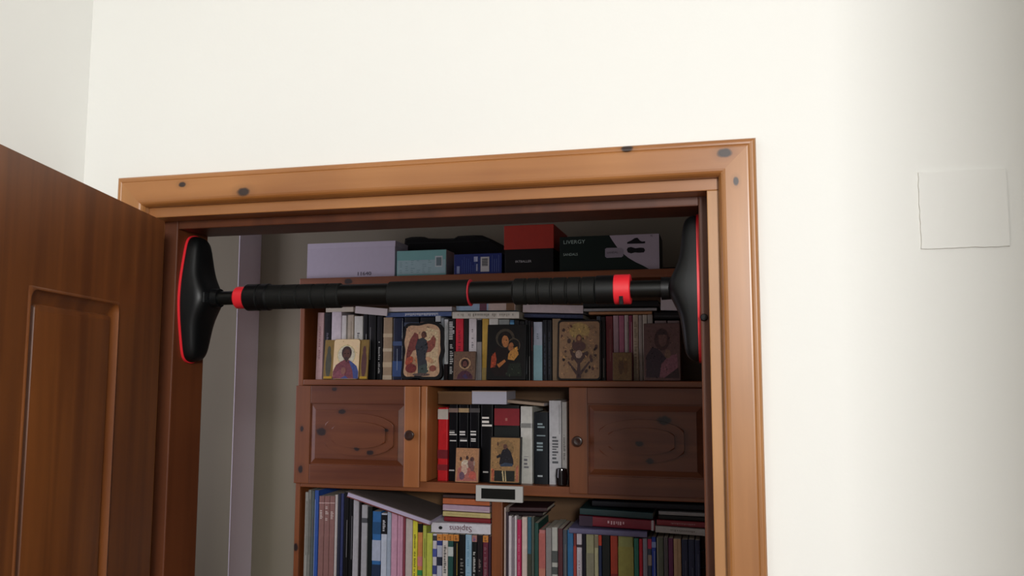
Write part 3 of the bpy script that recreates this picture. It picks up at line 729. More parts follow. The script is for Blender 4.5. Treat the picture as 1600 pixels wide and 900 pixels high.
text('title', 'Sapiens', .0255, (.0006, -.0009, .098), mat('#6b3c4a', .5, .05), sap, rot=(R(90), R(90), 0), sx=1.0, align='CENTER')
bm = bmesh.new(); prism_y(bm, [(.0052*math.cos(R(a))+.0, .0062*math.sin(R(a))+.031) for a in range(0, 360, 24)], -.0010, .0)
obj('logo', bm, mat('#26262a', .5), sap, local=True)
H((694, 807.2, 814.7, 766.5, 811, 818.5), '#7c1420', 'h', [], 'dark red book lying directly on the white one', g2, depth=.15)
H((692, 798.5, 806.5, 766, 803, 810.5), '#c8b87c', '', [('t', .05, .8, '#b0a060', .3)], 'yellowish book lying above the dark red one', g2, depth=.14)
H((692, 788, 797.5, 765, 792, 802), '#b79cae', 'pg', [('l', .3, 0, 1, '#dacfc6')], 'lilac-grey book lying under the orange one', g2, depth=.14)
H((692, 778.5, 787, 765, 781, 791), '#c0683c', '', [], 'orange book lying under the shelf edge', g2, depth=.14)
H((692, 772.8, 777.5, 745, 774.5, 779.5), '#4a3430', '', [], 'thin dark brown book lying topmost under the shelf', g2, depth=.14)
g3 = 'books lying on the lower right row'
H((889, 824.5, 833.5, 1011, 831.5, 841), '#6c6888', 'h', [], 'grey-purple book lying lowest of the slanted pile', g3, depth=.17, Y=1.40)
H((905, 805, 821.5, 1023, 813.5, 829.5), '#7c1a2c', 'h', [(.0, .18, '#352036'), ('t', .38, .6, '#d0a8ac', .35), (.955, .985, '#b0a8a8')], 'dark red book with pale title lying in the slanted pile', g3, depth=.17, Y=1.412)
H((906, 794, 803.5, 1020, 801, 812), '#1c3a3c', '', [], 'dark teal book lying above the dark red one', g3, depth=.17, Y=1.412)
H((925, 781.5, 791.5, 1100, 788.5, 798.5), '#0d1120', 'h', [], 'long black book lying topmost below the cabinet', g3, depth=.18, Y=1.412)
H((1029, 799, 803.8, 1101, 801.5, 808), '#8c8a86', '', [], 'grey booklet lying high at the right end', g3, depth=.15, Y=1.412)
H((1029, 804.4, 810.8, 1101, 808.6, 814.8), '#141414', '', [], 'black booklet lying between grey and red ones', g3, depth=.15, Y=1.412)
H((1026, 811.6, 821, 1101.5, 816, 826), '#7c2028', 'h', [('t', .3, .8, '#b08484', .2)], 'red book lying on the grey-white one at right', g3, depth=.15, Y=1.412)
H((1024, 822, 831.5, 1102, 827, 838.5), '#a8a49c', '', [('t', .3, .8, '#77736c', .3)], 'grey-white book lying lowest at the right end', g3, depth=.16, Y=1.405)
H((796, 792, 799, 855, 793, 800.5), '#3c2426', 'h', [], 'dark brown notebook lying on slim white books', 'notebooks on the lower right row', depth=.13, Y=1.43)
H((793, 799.6, 806.2, 848, 801, 808), '#2e1c20', 'h', [], 'darker brown notebook lying under the other one', 'notebooks on the lower right row', depth=.13, Y=1.43)
g4 = 'things lying on the niche row'
H((793, 624.5, 629.5, 850, 630, 635), '#b09a84', 'pg', [], 'thin pale tan book lying slanted on niche books', g4, depth=.12, Y=1.45)

# big dark hardback lying turned, one corner towards the viewer
def corner(px, py, Z):
    d = rt*((px-800)/F) - up*((py-450)/F) + fw; t = (Z-CAM.z)/d.z; return CAM + d*t
pa = at(543, 771, 1.380); pa = Vector((pa[0], 1.380, pa[1]))
pb = at(672, 816, 1.395); pb = Vector((pb[0], 1.395, pb[1]))
ex = (pb-pa); Lb = ex.length; ex.normalize()
ey = Vector((0, 1, 0.012)); ey = (ey-ex*ey.dot(ex)).normalized(); ez = ex.cross(ey)
if ez.z < 0: ez = -ez
o = empty('book', pa, 'large dark grey hardback lying slanted across the lower left books', 'book'); labels_seen[o['label']] = 1
o.rotation_mode = 'QUATERNION'; o.rotation_quaternion = Matrix((ex, ey, ez)).transposed().to_quaternion()
Wd = .21
cov = mat('#6e645f', .5, .12, 40)
pts2 = [(0, 0), (Lb-.004, 0), (Lb, .004), (Lb+.006, Wd-.02), (Lb-.02, Wd), (0, Wd)]
def plate(name, z0, z1, ins, mtl):
    bm = bmesh.new()
    q = [(min(max(x, ins), Lb+.006-ins), max(y, ins)) for x, y in pts2]
    a = [bm.verts.new((x, y, z0)) for x, y in q]; b = [bm.verts.new((x, y, z1)) for x, y in q]
    bm.faces.new(a); bm.faces.new(b[::-1])
    for i in range(6): bm.faces.new((a[i], b[i], b[(i+1) % 6], a[(i+1) % 6]))
    return obj(name, bm, mtl, o, local=True)
plate('cover', .0035, .0060, 0, cov); plate('pages', -.0085, .0035, .0012, mat('#c3b8d0', .6, .05)); plate('cover', -.0115, -.0085, 0, mat('#7c3c34', .5))

# ================================================================== BOXES ON TOP
def carton(name, px0, px1, ptl, pbl, Y, depth, mats_, label, cat, zb=None, lid=None):
    xa = at(px0, (ptl+pbl)/2, Y)[0]; xb = at(px1, (ptl+pbl)/2, Y)[0]
    z0 = zTop if zb is None else zb; z1 = at((px0+px1)/2, ptl, Y)[1]
    o = empty(name, ((xa+xb)/2, Y, z0), label, cat); labels_seen[label] = 1
    if lid is None: obj('body', B(xa, xb, Y, Y+depth, z0+.0003, z1, .0012), mats_, o)
    return o, xa, xb, z0, z1
g = carton('carton', 480, 617, 379, 434.5, 1.415, .115, mat('#c9c2d2', .6, .04), 'plain white-lilac carton lying at the left end of the top board', 'box')
o, xa, xb, z0, z1 = g
obj('lid_flap', B(xa+.001, xb+.0012, 1.4142, 1.414+.115, z1-.018, z1+.0008, .0006), mat('#cdc6d6', .6, .04), o)
tx, tz = at(557, 428, 1.414)
text('lettering', '11640', .017, (tx-o.location.x, -.0008, tz-z0), mat('#55505c', .6), o, sx=1.25)
o, xa, xb, z0, z1 = carton('carton', 620, 697, 391, 428.5, 1.415, .085, mat('#7fb9b4', .45, .10, 12), 'teal and white printed carton beside the plain white one', 'box')
bm = bmesh.new(); mm = []
def flat(x0, x1, za, zb, c, Y=1.415, e=.0006):
    m_ = mat(c, .45, .1, 30)
    if m_ not in mm: mm.append(m_)
    box(bm, x0, x1, Y-e, Y+.0005, za, zb, mi=mm.index(m_))
W_, H_ = xb-xa, z1-z0
flat(xa+.003, xb-.002, z0+H_*.08, z0+H_*.62, '#a4c4c6', e=.0003)
for k in range(6):
    r0 = xa+W_*(.06+.115*k)
    for j in range(7):
        if rnd.random() < .8: flat(r0+.0005, r0+W_*.085*rnd.uniform(.5, 1), z0+H_*(.14+.075*j), z0+H_*(.155+.075*j), '#6f9498')
flat(xb-W_*.22, xb-W_*.07, z0+H_*.33, z0+H_*.76, '#c6d3d2'); flat(xb-W_*.195, xb-W_*.095, z0+H_*.38, z0+H_*.70, '#6f8488', e=.0009)
obj('print', bm, mm, o)
obj('side_flap', B(xb, xb+.0008, 1.416, 1.415+.083, z0+.002, z1-.001), mat('#b3aca6', .6), o)
o, xa, xb, z0, z1 = carton('carton', 709.5, 784, 396.5, 427, 1.415, .11, mat('#142a72', .35, .10), 'dark blue printed carton with a barcode label', 'box')
bm = bmesh.new(); mm = []; W_, H_ = xb-xa, z1-z0
for k in range(9):
    cx_ = xa+W_*(.17+.045*k); flat(cx_, cx_+.0012, z0+H_*.08, z0+H_*rnd.uniform(.35, .92), '#4c64a8')
for k in range(4):
    cx_ = xa+W_*(.80+.045*k); flat(cx_, cx_+.0012, z0+H_*.10, z0+H_*rnd.uniform(.6, .92), '#6478b0')
flat(xa+W_*.06, xa+W_*.12, z0+H_*.06, z0+H_*.42, '#8f9cc0')
flat(xa+W_*.42, xa+W_*.50, z0+H_*.62, z0+H_*.86, '#b9c3dc'); flat(xa+W_*.47, xa+W_*.50, z0+H_*.16, z0+H_*.50, '#b9c3dc')
obj('print', bm, mm, o)
bm = bmesh.new(); mm = []; flat(xa+W_*.56, xa+W_*.74, z0+H_*.12, z0+H_*.84, '#cfcfca')
for k in range(9): flat(xa+W_*.59, xa+W_*.71, z0+H_*(.40+.042*k), z0+H_*(.425+.042*k), '#303236', e=.0011)
obj('barcode_label', bm, mm, o)
# red and black shoebox
o, xa, xb, z0, z1 = carton('shoebox', 788, 865, 351.5, 424, 1.415, .24, None, 'tall shoebox with orange-red lid and black body', 'box', lid=1)
zl = at(826, 389, 1.415)[1]
obj('body', B(xa+.001, xb-.001, 1.4165, 1.65, z0+.0003, zl+.01, .001), mat('#0b0b0c', .5, .1), o)
obj('lid', B(xa-.001, xb+.001, 1.414, 1.655, zl, z1, .0015), mat('#b8301c', .5, .1), o)
tx, tz = at(805, 409, 1.416)
text('lettering', 'fATBALLER', .0105, (tx-o.location.x, .0006, tz-z0), mat('#c8c8c8', .5), o, sx=1.05)
# green sandal box
o, xa, xb, z0, z1 = carton('shoebox', 874.5, 1030.5, 367.5, 419.5, 1.415, .14, mat('#0b2a20', .5, .1), 'dark green and white sandal box with shoe silhouettes', 'box')
Yg = 1.415
wm = mat('#b9aeb8', .5, .05)
def PX(lst): return [at(a, b, Yg) for a, b in lst]
curve = PX([(952, 366.5), (957, 376), (964, 386), (972, 395), (982, 403), (994, 410), (1006, 415.5), (1015, 418.3)])
bm = bmesh.new(); q = curve + [(xb-.0008, z0+.0008), (xb-.0008, z1-.0008)]
q[0] = (q[0][0], z1-.0008); q[len(curve)-1] = (q[len(curve)-1][0], z0+.0008)
prism_y(bm, q, Yg-.0006, Yg+.0005); obj('white_print', bm, wm, o)
bm = bmesh.new(); pl = PX([(945.5, 389), (948, 387.5), (971, 387), (974, 389.5), (974, 400), (971, 402), (948, 403), (945.5, 401)]); prism_y(bm, pl, Yg-.0011, Yg); obj('label_plate', bm, mat('#9c949e', .5), o)
bm = bmesh.new()
prism_y(bm, PX([(980, 381), (980, 378.5), (986, 376), (992, 372), (996, 371.5), (1000, 376), (1003, 377.5), (1008, 377), (1008, 380), (1004, 380.6)]), Yg-.0012, Yg)
prism_y(bm, PX([(979.5, 390), (981, 387), (986, 386), (993, 388), (1000, 387), (1006, 387.5), (1008, 391), (1006, 394.5), (998, 395), (992, 394.5), (986, 396), (981, 394.5)]), Yg-.0012, Yg)
obj('shoe_silhouette', bm, mat('#16131a', .6), o)
for s_, px_, py_, sz, sx in (('LIVERGY', 880, 379, .0165, 1.12), ('SANDALS', 880, 398.2, .0115, .95)):
    tx, tz = at(px_, py_, Yg)
    text('lettering', s_, sz, (tx-o.location.x, -.0006, tz-z0), mat('#a9c0b4', .5), o, sx=sx)
tx, tz = at(948, 395, Yg); text('lettering', 'SANDAL', .0085, (tx-o.location.x, -.0012, tz-z0), mat('#4c4852', .5), o, sx=1.1)
tx, tz = at(1016, 368.3, Yg); text('lettering', '42', .008, (tx-o.location.x, -.0008, tz-z0), mat('#4c4852', .5), o)
xa = at(1036, 413, 1.45)[0]; xb = at(1062, 413, 1.45)[0]
o = empty('folder', ((xa+xb)/2, 1.45, zTop), 'thin black folder lying at the right of the sandal box', 'folder')
obj('cover', B(xa, xb+.12, 1.45, 1.64, zTop+.0005, zTop+.010, .001), mat('#0e0e10', .5), o)
obj('pages', B(xa+.002, xb+.118, 1.4492, 1.6, zTop+.003, zTop+.0075), mat('#2a2628', .7), o)
# black bag lying behind the cartons
YG = 1.54
sil = [(627, 425), (628, 395), (631, 372), (640, 369.5), (655, 369), (662, 369.5), (668, 371.5), (690, 372), (708, 371.5), (714, 368), (740, 366.5), (752, 367), (768, 373.5), (784, 382), (800, 392), (802, 425)]
pts = [at(a, b, YG) for a, b in sil]; pts[0] = (pts[0][0], zTop+.0005); pts[-1] = (pts[-1][0], zTop+.0005)
bm = bmesh.new()
N = len(pts); layers = []
for (y, s_) in ((YG, .94), (YG+.012, 1.0), (YG+.08, 1.0), (YG+.115, .95), (YG+.125, .85)):
    cx_ = sum(p[0] for p in pts)/N; layers.append([bm.verts.new((cx_+(p[0]-cx_)*s_, y, zTop+.0005+(p[1]-zTop-.0005)*s_)) for p in pts])
for a, b in zip(layers, layers[1:]):
    for k in range(N): bm.faces.new((a[k], a[(k+1) % N], b[(k+1) % N], b[k]))
bm.faces.new(layers[0]); bm.faces.new(layers[-1][::-1])
o = empty('bag', (-.8, YG, zTop), 'black fabric bag lying behind the teal and blue cartons', 'bag')
obj('body', bm, mat('#0a0a0b', .8, .2, 50, bump=.3), o, smooth=True)
bm = bmesh.new(); zz = at(645, 380, YG)[1]; x_a = at(634, 380, YG)[0]; x_b = at(764, 380, YG)[0]
box(bm, x_a, x_b, YG-.0008, YG+.003, zz-.002, zz+.001); obj('seam', bm, mat('#060607', .6), o)

# niche: cartons, glass
o, xa, xb, z0, z1 = carton('carton', 684.5, 736.8, 612, 631, 1.45, .12, mat('#7c5a3c', .8, .1), 'small brown cardboard carton lying on black niche books', 'box', zb=at(710, 631.8, 1.45)[1])
obj('lid_flap', B(xa-.0006, xb+.0006, 1.4492, 1.5, z1-.006, z1+.0008), mat('#84623f', .8), o)
o, xa, xb, z0, z1 = carton('carton', 737.4, 791.5, 611.5, 629.5, 1.44, .12, mat('#c9c8d4', .5, .04), 'small white carton right of the brown one', 'box', zb=at(764, 631.8, 1.44)[1])
obj('lid_flap', B(xa-.0004, xb+.0004, 1.4394, 1.55, z1-.001, z1+.0016), mat('#b39c8c', .6), o)
gx = at(877, 750, 1.415)[0]
GL = mat('#1a1214', .06, .1, coat=1.0)
o = empty('votive_glass', (gx, 1.418, zN1), 'small dark glossy votive glass at the right end of the niche', 'glass')
def lathe_z(bm, prof, cx, cy, z, seg=28):
    rings = [[bm.verts.new((cx+r*math.cos(2*math.pi*k/seg), cy+r*math.sin(2*math.pi*k/seg), z+h)) for k in range(seg)] for h, r in prof]
    for a, b in zip(rings, rings[1:]):
        for k in range(seg): bm.faces.new((a[k], b[k], b[(k+1) % seg], a[(k+1) % seg]))
    bm.faces.new(rings[0]); bm.faces.new(rings[-1][::-1])
bm = bmesh.new(); lathe_z(bm, [(.0005, .014), (.004, .0175), (.03, .019), (.047, .0175), (.052, .0168), (.052, .0150), (.045, .0150)], gx, 1.4215, zN1)
obj('cup', bm, GL, o, smooth=True)
bm = bmesh.new(); lathe_z(bm, [(.040, .0148), (.047, .0145)], gx, 1.4215, zN1); obj('candle', bm, mat('#5c3a34', .6), o)

# small display on the shelf edge
YK = 1.386
px = [(743, 757), (817, 761.5), (816.5, 786.5), (743.5, 782.5)]
q = [at(a, b, YK) for a, b in px]; xa, xb = (q[0][0]+q[3][0])/2, (q[1][0]+q[2][0])/2; za, zb = (q[3][1]+q[2][1])/2, (q[0][1]+q[1][1])/2
o = empty('digital_clock', ((xa+xb)/2, YK, za), 'small white digital clock with blank dark display on the niche edge', 'clock')
bm = bmesh.new(); box(bm, xa, xb, YK, YF-.0003, za, zb, .002); obj('case', bm, mat('#cfcfc8', .4, .04), o)
q = [at(a, b, YK) for a, b in ((753, 762.5), (804, 765), (803.5, 781), (753.3, 779))]
x2, x3 = q[0][0], q[1][0]; z2, z3 = (q[2][1]+q[3][1])/2, (q[0][1]+q[1][1])/2
bm = bmesh.new(); box(bm, x2, x3, YK-.0006, YK+.002, z2, z3, .0003); obj('display', bm, mat('#2e302b', .25, .05), o)
bm = bmesh.new(); box(bm, x2-.0018, x2, YK-.001, YK+.002, z2, z3); box(bm, x3, x3+.0018, YK-.001, YK+.002, z2, z3); obj('bezel', bm, mat('#0c0c0c', .4), o)

# black cable loop at the lower right
c = bpy.data.curves.new('cable', 'CURVE'); c.dimensions = '3D'; c.bevel_depth = .0028; s_ = c.splines.new('BEZIER')
cp = [(1102, 858), (1091, 866), (1086, 878), (1094, 888), (1104, 884)]
s_.bezier_points.add(len(cp)-1)
for bpnt, (a, b) in zip(s_.bezier_points, cp):
    X_, Z_ = at(a, b, 1.426); bpnt.co = (X_, 1.428, Z_); bpnt.handle_left_type = bpnt.handle_right_type = 'AUTO'
t_ = bpy.data.objects.new('tmp', c); COL.objects.link(t_); me = bpy.data.meshes.new_from_object(t_); bpy.data.objects.remove(t_)
me.materials.clear(); me.materials.append(mat('#08080a', .5))
o = bpy.data.objects.new('cable', me); COL.objects.link(o); tag(o, 'black cable loop hanging before the dark blue volumes', 'cable')

# ================================================================== ICONS
def outline(kind, W, Hh):
    pts = []
    if kind == 'rect': rad, n = .002, 2
    elif kind == 'round': rad, n = .009, 5
    else: rad, n = .020, 6
    for cx, cz, a0 in ((W/2-rad, Hh-rad, 0), (-W/2+rad, Hh-rad, 90), (-W/2+rad, rad, 180), (W/2-rad, rad, 270)):
        for k in range(n+1):
            a = R(a0+90*k/n); pts.append((cx+rad*math.cos(a), cz+rad*math.sin(a)))
    if kind == 'wavy':
        out = []
        M_ = len(pts)
        for i in range(M_):
            p, q_ = pts[i], pts[(i+1) % M_]; L_ = math.hypot(q_[0]-p[0], q_[1]-p[1]); n = max(1, int(L_/.006))
            for k in range(n): out.append((p[0]+(q_[0]-p[0])*k/n, p[1]+(q_[1]-p[1])*k/n))
        res = []
        for x, z in out:
            a = math.atan2(z-Hh/2, x); s = 1+.030*math.sin(5*a+.8)+.018*math.sin(9*a+2)
            res.append((x*s, max(0.0, Hh/2+(z-Hh/2)*s)))
        pts = res
    return pts
def ell(c, cx, cy, rx, ry, a0=0, a1=360, rot=0):
    n = 20; pts = []
    for k in range(n+(0 if a1-a0 == 360 else 1)):
        a = R(a0+(a1-a0)*k/n); x, y = rx*math.cos(a), ry*math.sin(a)
        cr, sr = math.cos(R(rot)), math.sin(R(rot)); pts.append((cx+x*cr-y*sr, cy+x*sr+y*cr))
    return (c, pts)
def pol(c, *p): return (c, list(p))
def icon(px0, px1, ytop, ybot, Y, kind, frame_col, bg, shapes, label, inset=.004, thick=.014, zsh=None, lean=-5, cat='icon', sheen=.45, yaw_=0, metal_bg=0, dabs=110):
    xm = (px0+px1)/2; xa = at(px0, (ytop+ybot)/2, Y)[0]; xb = at(px1, (ytop+ybot)/2, Y)[0]
    z1 = at(xm, ytop, Y)[1]; W, Hh = xb-xa, (z1-zsh)/math.cos(R(lean))
    o = empty('icon', ((xa+xb)/2, Y, zsh+.0005-thick*math.sin(R(lean))), label, cat, rot=(R(lean), 0, R(yaw_)))
    assert label not in labels_seen; labels_seen[label] = 1
    bm = bmesh.new(); prism_y(bm, outline(kind, W, Hh), 0, thick, bev=.0012); obj('board', bm, mat(frame_col, .5, .2), o, local=True)
    mm = [mat(bg, .30 if metal_bg else sheen, .12 if metal_bg else .38, 110)]; bm = bmesh.new()
    W2, H2 = W-2*inset, Hh-2*inset
    prism_y(bm, [(x, z+inset) for x, z in outline(kind, W2, H2)], -.0006, .0004)
    lay = 0
    for c_, pts in shapes:
        lay += 1; m_ = mat(c_, sheen, .55, 130)
        if m_ not in mm: mm.append(m_)
        y = -.0006-.00012*lay
        vs = [bm.verts.new((max(-W2/2+.0005, min(W2/2-.0005, (u-.5)*W2)), y, max(inset+.0004, min(inset+H2-.0004, inset+v*H2)))) for u, v in pts]
        f = bm.faces.new(vs); f.material_index = mm.index(m_)
    # brush dabs, each a shade of the colour it lies on
    def inside(p, poly):
        c = False; n = len(poly)
        for i in range(n):
            (x1, y1), (x2, y2) = poly[i], poly[(i+1) % n]
            if (y1 > p[1]) != (y2 > p[1]) and p[0] < (x2-x1)*(p[1]-y1)/(y2-y1)+x1: c = not c
        return c
    rr_ = random.Random(len(label)*7+int(px0)); y = -.0006-.00012*(lay+1)
    for k in range(dabs):
        p = (rr_.uniform(.04, .96), rr_.uniform(.03, .97)); col_ = bg
        for c_, pts in shapes:
            if inside(p, pts): col_ = c_
        f_ = rr_.choice((.55, .72, 1.35, 1.6)); h_ = col_.lstrip('#')
        q8 = lambda v: min(255, int(v*f_**.6/12)*12)
        c2 = '#%02x%02x%02x' % tuple(q8(int(h_[i:i+2], 16)) for i in (0, 2, 4))
        m_ = mat(c2, sheen, .4, 160)
        if m_ not in mm: mm.append(m_)
        a_, b_ = rr_.uniform(.008, .035), rr_.uniform(.006, .016); t_ = rr_.uniform(0, math.pi); y -= .000003
        vs = []
        for j in range(7):
            u_ = a_*math.cos(j*math.tau/7); v_ = b_*math.sin(j*math.tau/7)
            u = p[0]+u_*math.cos(t_)-v_*math.sin(t_); v = p[1]+(u_*math.sin(t_)+v_*math.cos(t_))*W2/H2*1.2
            vs.append(bm.verts.new((max(-W2/2+.0005, min(W2/2-.0005, (u-.5)*W2)), y, max(inset+.0004, min(inset+H2-.0004, inset+v*H2)))))
        f = bm.faces.new(vs); f.material_index = mm.index(m_)
    me = bpy.data.meshes.new('painting')
    bm.normal_update()
    for f in bm.faces:
        if f.normal.y > 0 and f.material_index: f.normal_flip()
    bm.to_mesh(me); bm.free()
    for x in mm: me.materials.append(x)
    p = bpy.data.objects.new('painting', me); COL.objects.link(p); p.parent = o
    return o, W, Hh
IY = 1.408
# golden icon with folding wings
sk = '#4c2a20'
o, W, Hh = icon(519.5, 560.5, 530.5, 592, IY, 'round', '#b08c54', '#ffdcae', [
    ell('#f0c890', .5, .60, .36, .27), ell('#ffe4bc', .5, .60, .33, .24),
    pol('#7c3f48', (0, 0), (.0, .18), (.10, .34), (.28, .43), (.42, .48), (.60, .48), (.74, .42), (.92, .32), (1, .18), (1, 0)),
    pol('#3f4f8c', (.60, .46), (.74, .42), (.92, .32), (1, .18), (1, .0), (.82, .0), (.76, .22)),
    pol('#8c4c58', (.02, .05), (.2, .25), (.40, .20), (.5, .04), (.3, 0)), pol('#4c5590', (.30, .0), (.5, .08), (.62, 0)),
    ell('#3c2320', .51, .66, .195, .165), ell('#5c3428', .51, .61, .135, .145), pol('#3c2320', (.40, .52), (.51, .42), (.62, .52), (.51, .56)),
    ell('#2c1a18', .45, .64, .03, .012), ell('#2c1a18', .57, .64, .03, .012), ell('#8c5c50', .42, .20, .10, .09),
    ], 'golden icon of a robed figure with folding side wings', zsh=zM1, inset=.0012, metal_bg=.6, dabs=36)
for s in (-1, 1):
    bm = bmesh.new(); w2 = W*.36
    bg_ = mat('#8c7030', .5, .3, 60); dk = mat('#4c4c3c', .5, .3, 60) if s < 0 else mat('#5c3430', .5, .3, 60); yl = mat('#c39a1c', .5, .1)
    x_a, x_b = (-W/2-w2, -W/2-.001) if s < 0 else (W/2+.001, W/2+w2*.9)
    box(bm, x_a, x_b, .002, .008, 0, Hh*.985, .0006)
    c_ = (x_a+x_b)/2; hw_ = (x_b-x_a)/2
    def pl_(u0, u1, v0, v1, y, mi):
        f = bm.faces.new([bm.verts.new((c_+u*hw_, y, v*Hh)) for u, v in ((u0, v0), (u1, v0), (u1, v1), (u0, v1))]); f.material_index = mi
    f = bm.faces.new([bm.verts.new((c_+.62*hw_*math.cos(R(a)), .0017, Hh*(.38+.34*math.sin(R(a))))) for a in range(0, 360, 20)]); f.material_index = 1
    f = bm.faces.new([bm.verts.new((c_+.38*hw_*math.cos(R(a)), .0015, Hh*(.72+.11*math.sin(R(a))))) for a in range(0, 360, 20)]); f.material_index = 1
    pl_(-.85, .85, .015, .07, .0013, 2)
    me = bpy.data.meshes.new('wing')
    for f in bm.faces:
        f.normal_update()
        if f.material_index and f.normal.y > 0: f.normal_flip()
    bm.to_mesh(me); bm.free()
    for x in (bg_, dk, yl): me.materials.append(x)
    p = bpy.data.objects.new('wing', me); COL.objects.link(p); p.parent = o
# wavy icon with angel
icon(627.5, 690, 504.5, 592, IY, 'wavy', '#0e0a09', '#c69f7c', [
    pol('#b08864', (.1, .0), (.3, .0), (.4, .3), (.2, .4), (.05, .2)),
    pol('#d8b890', (.55, .1), (.95, .2), (.95, .9), (.6, .95), (.5, .6)),
    pol('#7c3c34', (.40, .66), (.36, .82), (.26, .86), (.14, .72), (.06, .50), (.03, .26), (.12, .34), (.24, .50), (.32, .52)),
    pol('#8c4a3c', (.58, .66), (.70, .70), (.80, .80), (.88, .72), (.86, .58), (.74, .48), (.60, .46)),
    pol('#2e3238', (.30, .58), (.36, .72), (.50, .76), (.62, .70), (.66, .55), (.60, .42), (.66, .22), (.64, .06), (.40, .06), (.38, .3)),
    pol('#3c4a44', (.42, .2), (.62, .25), (.70, .1), (.55, .02), (.4, .05)),
    ell('#4c2c24', .53, .81, .075, .07), ell('#6b3c2c', .52, .80, .045, .045),
    ell('#a84a30', .14, .30, .12, .08, rot=30), ell('#7c2c28', .20, .16, .16, .09), pol('#c87a4c', (.30, .40), (.36, .32), (.34, .24)),
    ell('#8c4c3c', .82, .16, .10, .06), ell('#c89a74', .72, .32, .12, .05, rot=-20), ell('#5c4a44', .5, .04, .25, .03),
    ], 'wavy-edged black framed icon of a dark winged figure', zsh=zM1, inset=.0085, thick=.018)
icon(708, 742.5, 549.5, 592, IY-.008, 'rect', '#5c4434', '#705440', [
    ell('#c9a478', .52, .58, .27, .21), ell('#7c5c48', .52, .58, .23, .18),
    pol('#4c2434', (.15, 0), (.2, .16), (.38, .30), (.60, .32), (.78, .24), (.9, .12), (.9, 0)),
    ell('#30181a', .52, .58, .17, .155), ell('#6b3c34', .52, .55, .11, .125), pol('#30181a', (.44, .46), (.52, .38), (.60, .46)), pol('#3c2c54', (.4, .1), (.55, .2), (.7, .05), (.6, 0)),
    ], 'small brown icon of a haloed head, second icon from the left', zsh=zM1, inset=.002, thick=.009)
icon(760, 820.5, 507.5, 592, IY, 'rect', '#0b0807', '#15110c', [
    ell('#3c3222', .46, .76, .26, .18), ell('#17120d', .46, .74, .20, .15), ell('#4a3c26', .70, .62, .18, .14), ell('#1c150e', .70, .62, .15, .12),
    pol('#24120c', (.10, .15), (.12, .45), (.26, .60), (.55, .55), (.62, .3), (.6, .05), (.2, .05)),
    pol('#a8401c', (.08, .20), (.10, .42), (.20, .50), (.24, .36), (.22, .22)),
    pol('#c4883c', (.55, .36), (.72, .34), (.84, .45), (.80, .60), (.66, .56), (.56, .46)),
    ell('#b0703c', .47, .70, .095, .115, rot=15), ell('#9c6034', .63, .60, .07, .08, rot=-30),
    ell('#20140d', .50, .72, .02, .01), pol('#2c1c10', (.36, .78), (.40, .88), (.56, .86), (.58, .78), (.47, .83)),
    pol('#b06a30', (.26, .26), (.46, .36), (.50, .32), (.32, .20)), pol('#c87c3c', (.72, .20), (.84, .24), (.84, .17), (.74, .15)), pol('#2a3424', (.5, .05), (.6, .28), (.9, .3), (.94, .05)),
    ], 'dark icon of a mother and child in warm tones', zsh=zM1, inset=.0035, thick=.016)
sh = [ell('#a88a50', .5, .84, .26, .14)]
r5 = random.Random(5)
for k in range(46):
    u = r5.uniform(.06, .94); v = r5.uniform(.08, .92)
    if abs(u-.5) < .2 and v > .72: continue
    sh.append(ell(r5.choice(['#3c2018', '#4c2a20', '#a07850', '#8c6c50', '#30181a']), u, v, r5.uniform(.018, .045), r5.uniform(.02, .045), rot=r5.uniform(0, 90)))
sh += [pol('#3c1c18', (.44, .0), (.47, .25), (.30, .42), (.28, .48), (.40, .44), (.5, .55), (.60, .44), (.72, .48), (.70, .42), (.53, .25), (.56, .0)),
       ell('#4c2820', .5, .56, .17, .09), ell('#a88c78', .5, .42, .085, .07), ell('#5c3424', .5, .70, .075, .07), ell('#9c6c44', .5, .70, .04, .04),
       pol('#3c1c18', (.46, .12), (.25, .30), (.22, .28), (.44, .06)), pol('#3c1c18', (.54, .12), (.75, .30), (.78, .28), (.56, .06))]
icon(870.5, 938.5, 500.5, 592, IY, 'round', '#1c100c', '#93704e', sh, 'icon crowded with small figures around a branching tree', zsh=zM1, inset=.005, thick=.016)
icon(957, 987.5, 551, 592.5, IY, 'rect', '#6b543a', '#7a5c34', [
    ell('#5c4024', .42, .5, .14, .30), ell('#6b4a24', .68, .48, .13, .28), ell('#8c6c3c', .42, .78, .07, .07), ell('#8c6c3c', .68, .76, .07, .07)],
    'small dim ochre icon before the thin booklets', zsh=zM1, inset=.002, thick=.009)
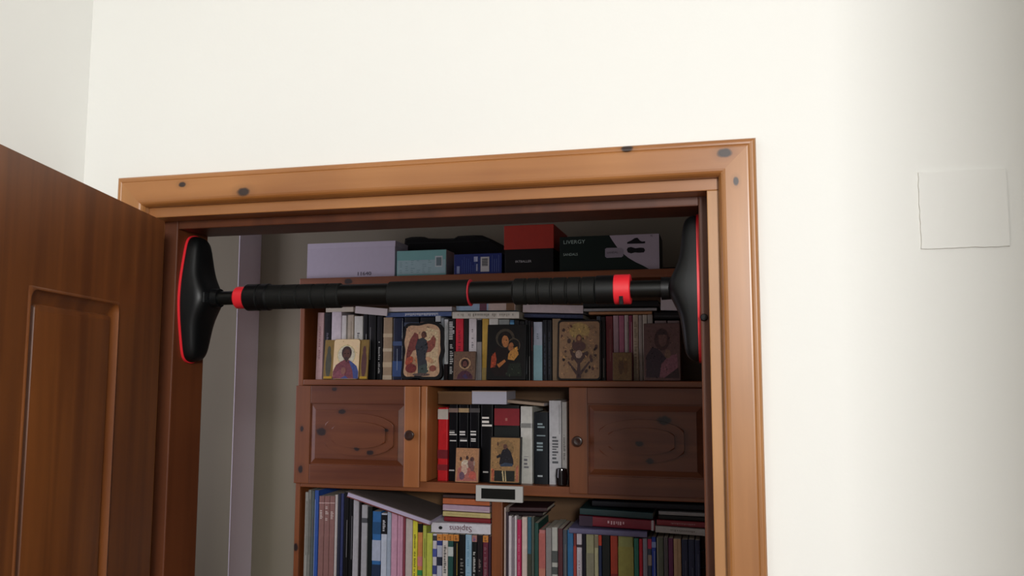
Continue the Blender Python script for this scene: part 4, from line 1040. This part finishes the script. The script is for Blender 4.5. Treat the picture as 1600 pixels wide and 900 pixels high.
icon(1005.5, 1063, 505.5, 593, IY, 'rect', '#5c4038', '#6a4c46', [
    ell('#4a2e2c', .50, .72, .22, .20), ell('#6a4a42', .52, .74, .12, .15), ell('#3c2626', .50, .80, .16, .10, 0, 180),
    pol('#3a2830', (.04, .04), (.05, .42), (.22, .58), (.40, .55), (.62, .38), (.5, .04)), pol('#8c5a62', (.42, .04), (.48, .28), (.68, .42), (.92, .46), (.95, .2), (.6, .04)),
    ell('#7c5e4a', .66, .46, .09, .08), pol('#3a2424', (.55, .03), (.95, .22), (.97, .03))],
    'large dim reddish-brown icon at the right end of the shelf', zsh=zM1, inset=.002, thick=.014)
icon(711, 747.5, 701, 753.5, IY, 'rect', '#7c5a44', '#b5845c', [
    pol('#b0685c', (.05, .03), (.1, .4), (.4, .55), (.9, .3), (.95, .03)),
    ell('#d8c0a8', .42, .52, .18, .14), ell('#c8a490', .38, .36, .14, .16), ell('#8c6058', .66, .55, .14, .13), ell('#6b5060', .28, .18, .12, .12), ell('#c05c4c', .75, .2, .16, .12),
    ell('#3c2220', .22, .68, .05, .06), ell('#40241f', .50, .72, .06, .06), ell('#5c3a34', .72, .68, .09, .07), ell('#7c5450', .74, .42, .09, .1), ell('#a89080', .82, .56, .04, .08)],
    'small pinkish icon of several figures in the niche', zsh=zN1, inset=.0012, thick=.010)
icon(764, 813, 683.5, 757, IY, 'rect', '#14100c', '#a27c4c', [
    ell('#8c6c40', .5, .75, .3, .2), pol('#b05c3c', (.04, .02), (.04, .3), (.14, .28), (.13, .02)), pol('#b0684c', (.88, .02), (.88, .35), (.97, .4), (.97, .02)),
    pol('#2e3028', (.14, .02), (.14, .26), (.84, .26), (.84, .02)), pol('#c9b484', (.44, .02), (.40, .26), (.44, .27), (.49, .02)), pol('#c9b484', (.52, .02), (.50, .26), (.53, .26), (.56, .02)),
    pol('#2c2830', (.30, .40), (.34, .60), (.40, .72), (.55, .78), (.68, .70), (.78, .52), (.80, .40), (.60, .36)), pol('#2c3c50', (.32, .38), (.5, .44), (.78, .42), (.76, .36), (.36, .35)),
    ell('#5c3a2c', .50, .80, .07, .06), pol('#26242a', (.20, .58), (.34, .64), (.34, .56), (.22, .53)), ell('#4c2c20', .24, .86, .025, .045), ell('#8c6440', .4, .84, .04, .04)],
    'larger dark framed icon of a seated figure in the niche', zsh=zN1, inset=.004, thick=.016)
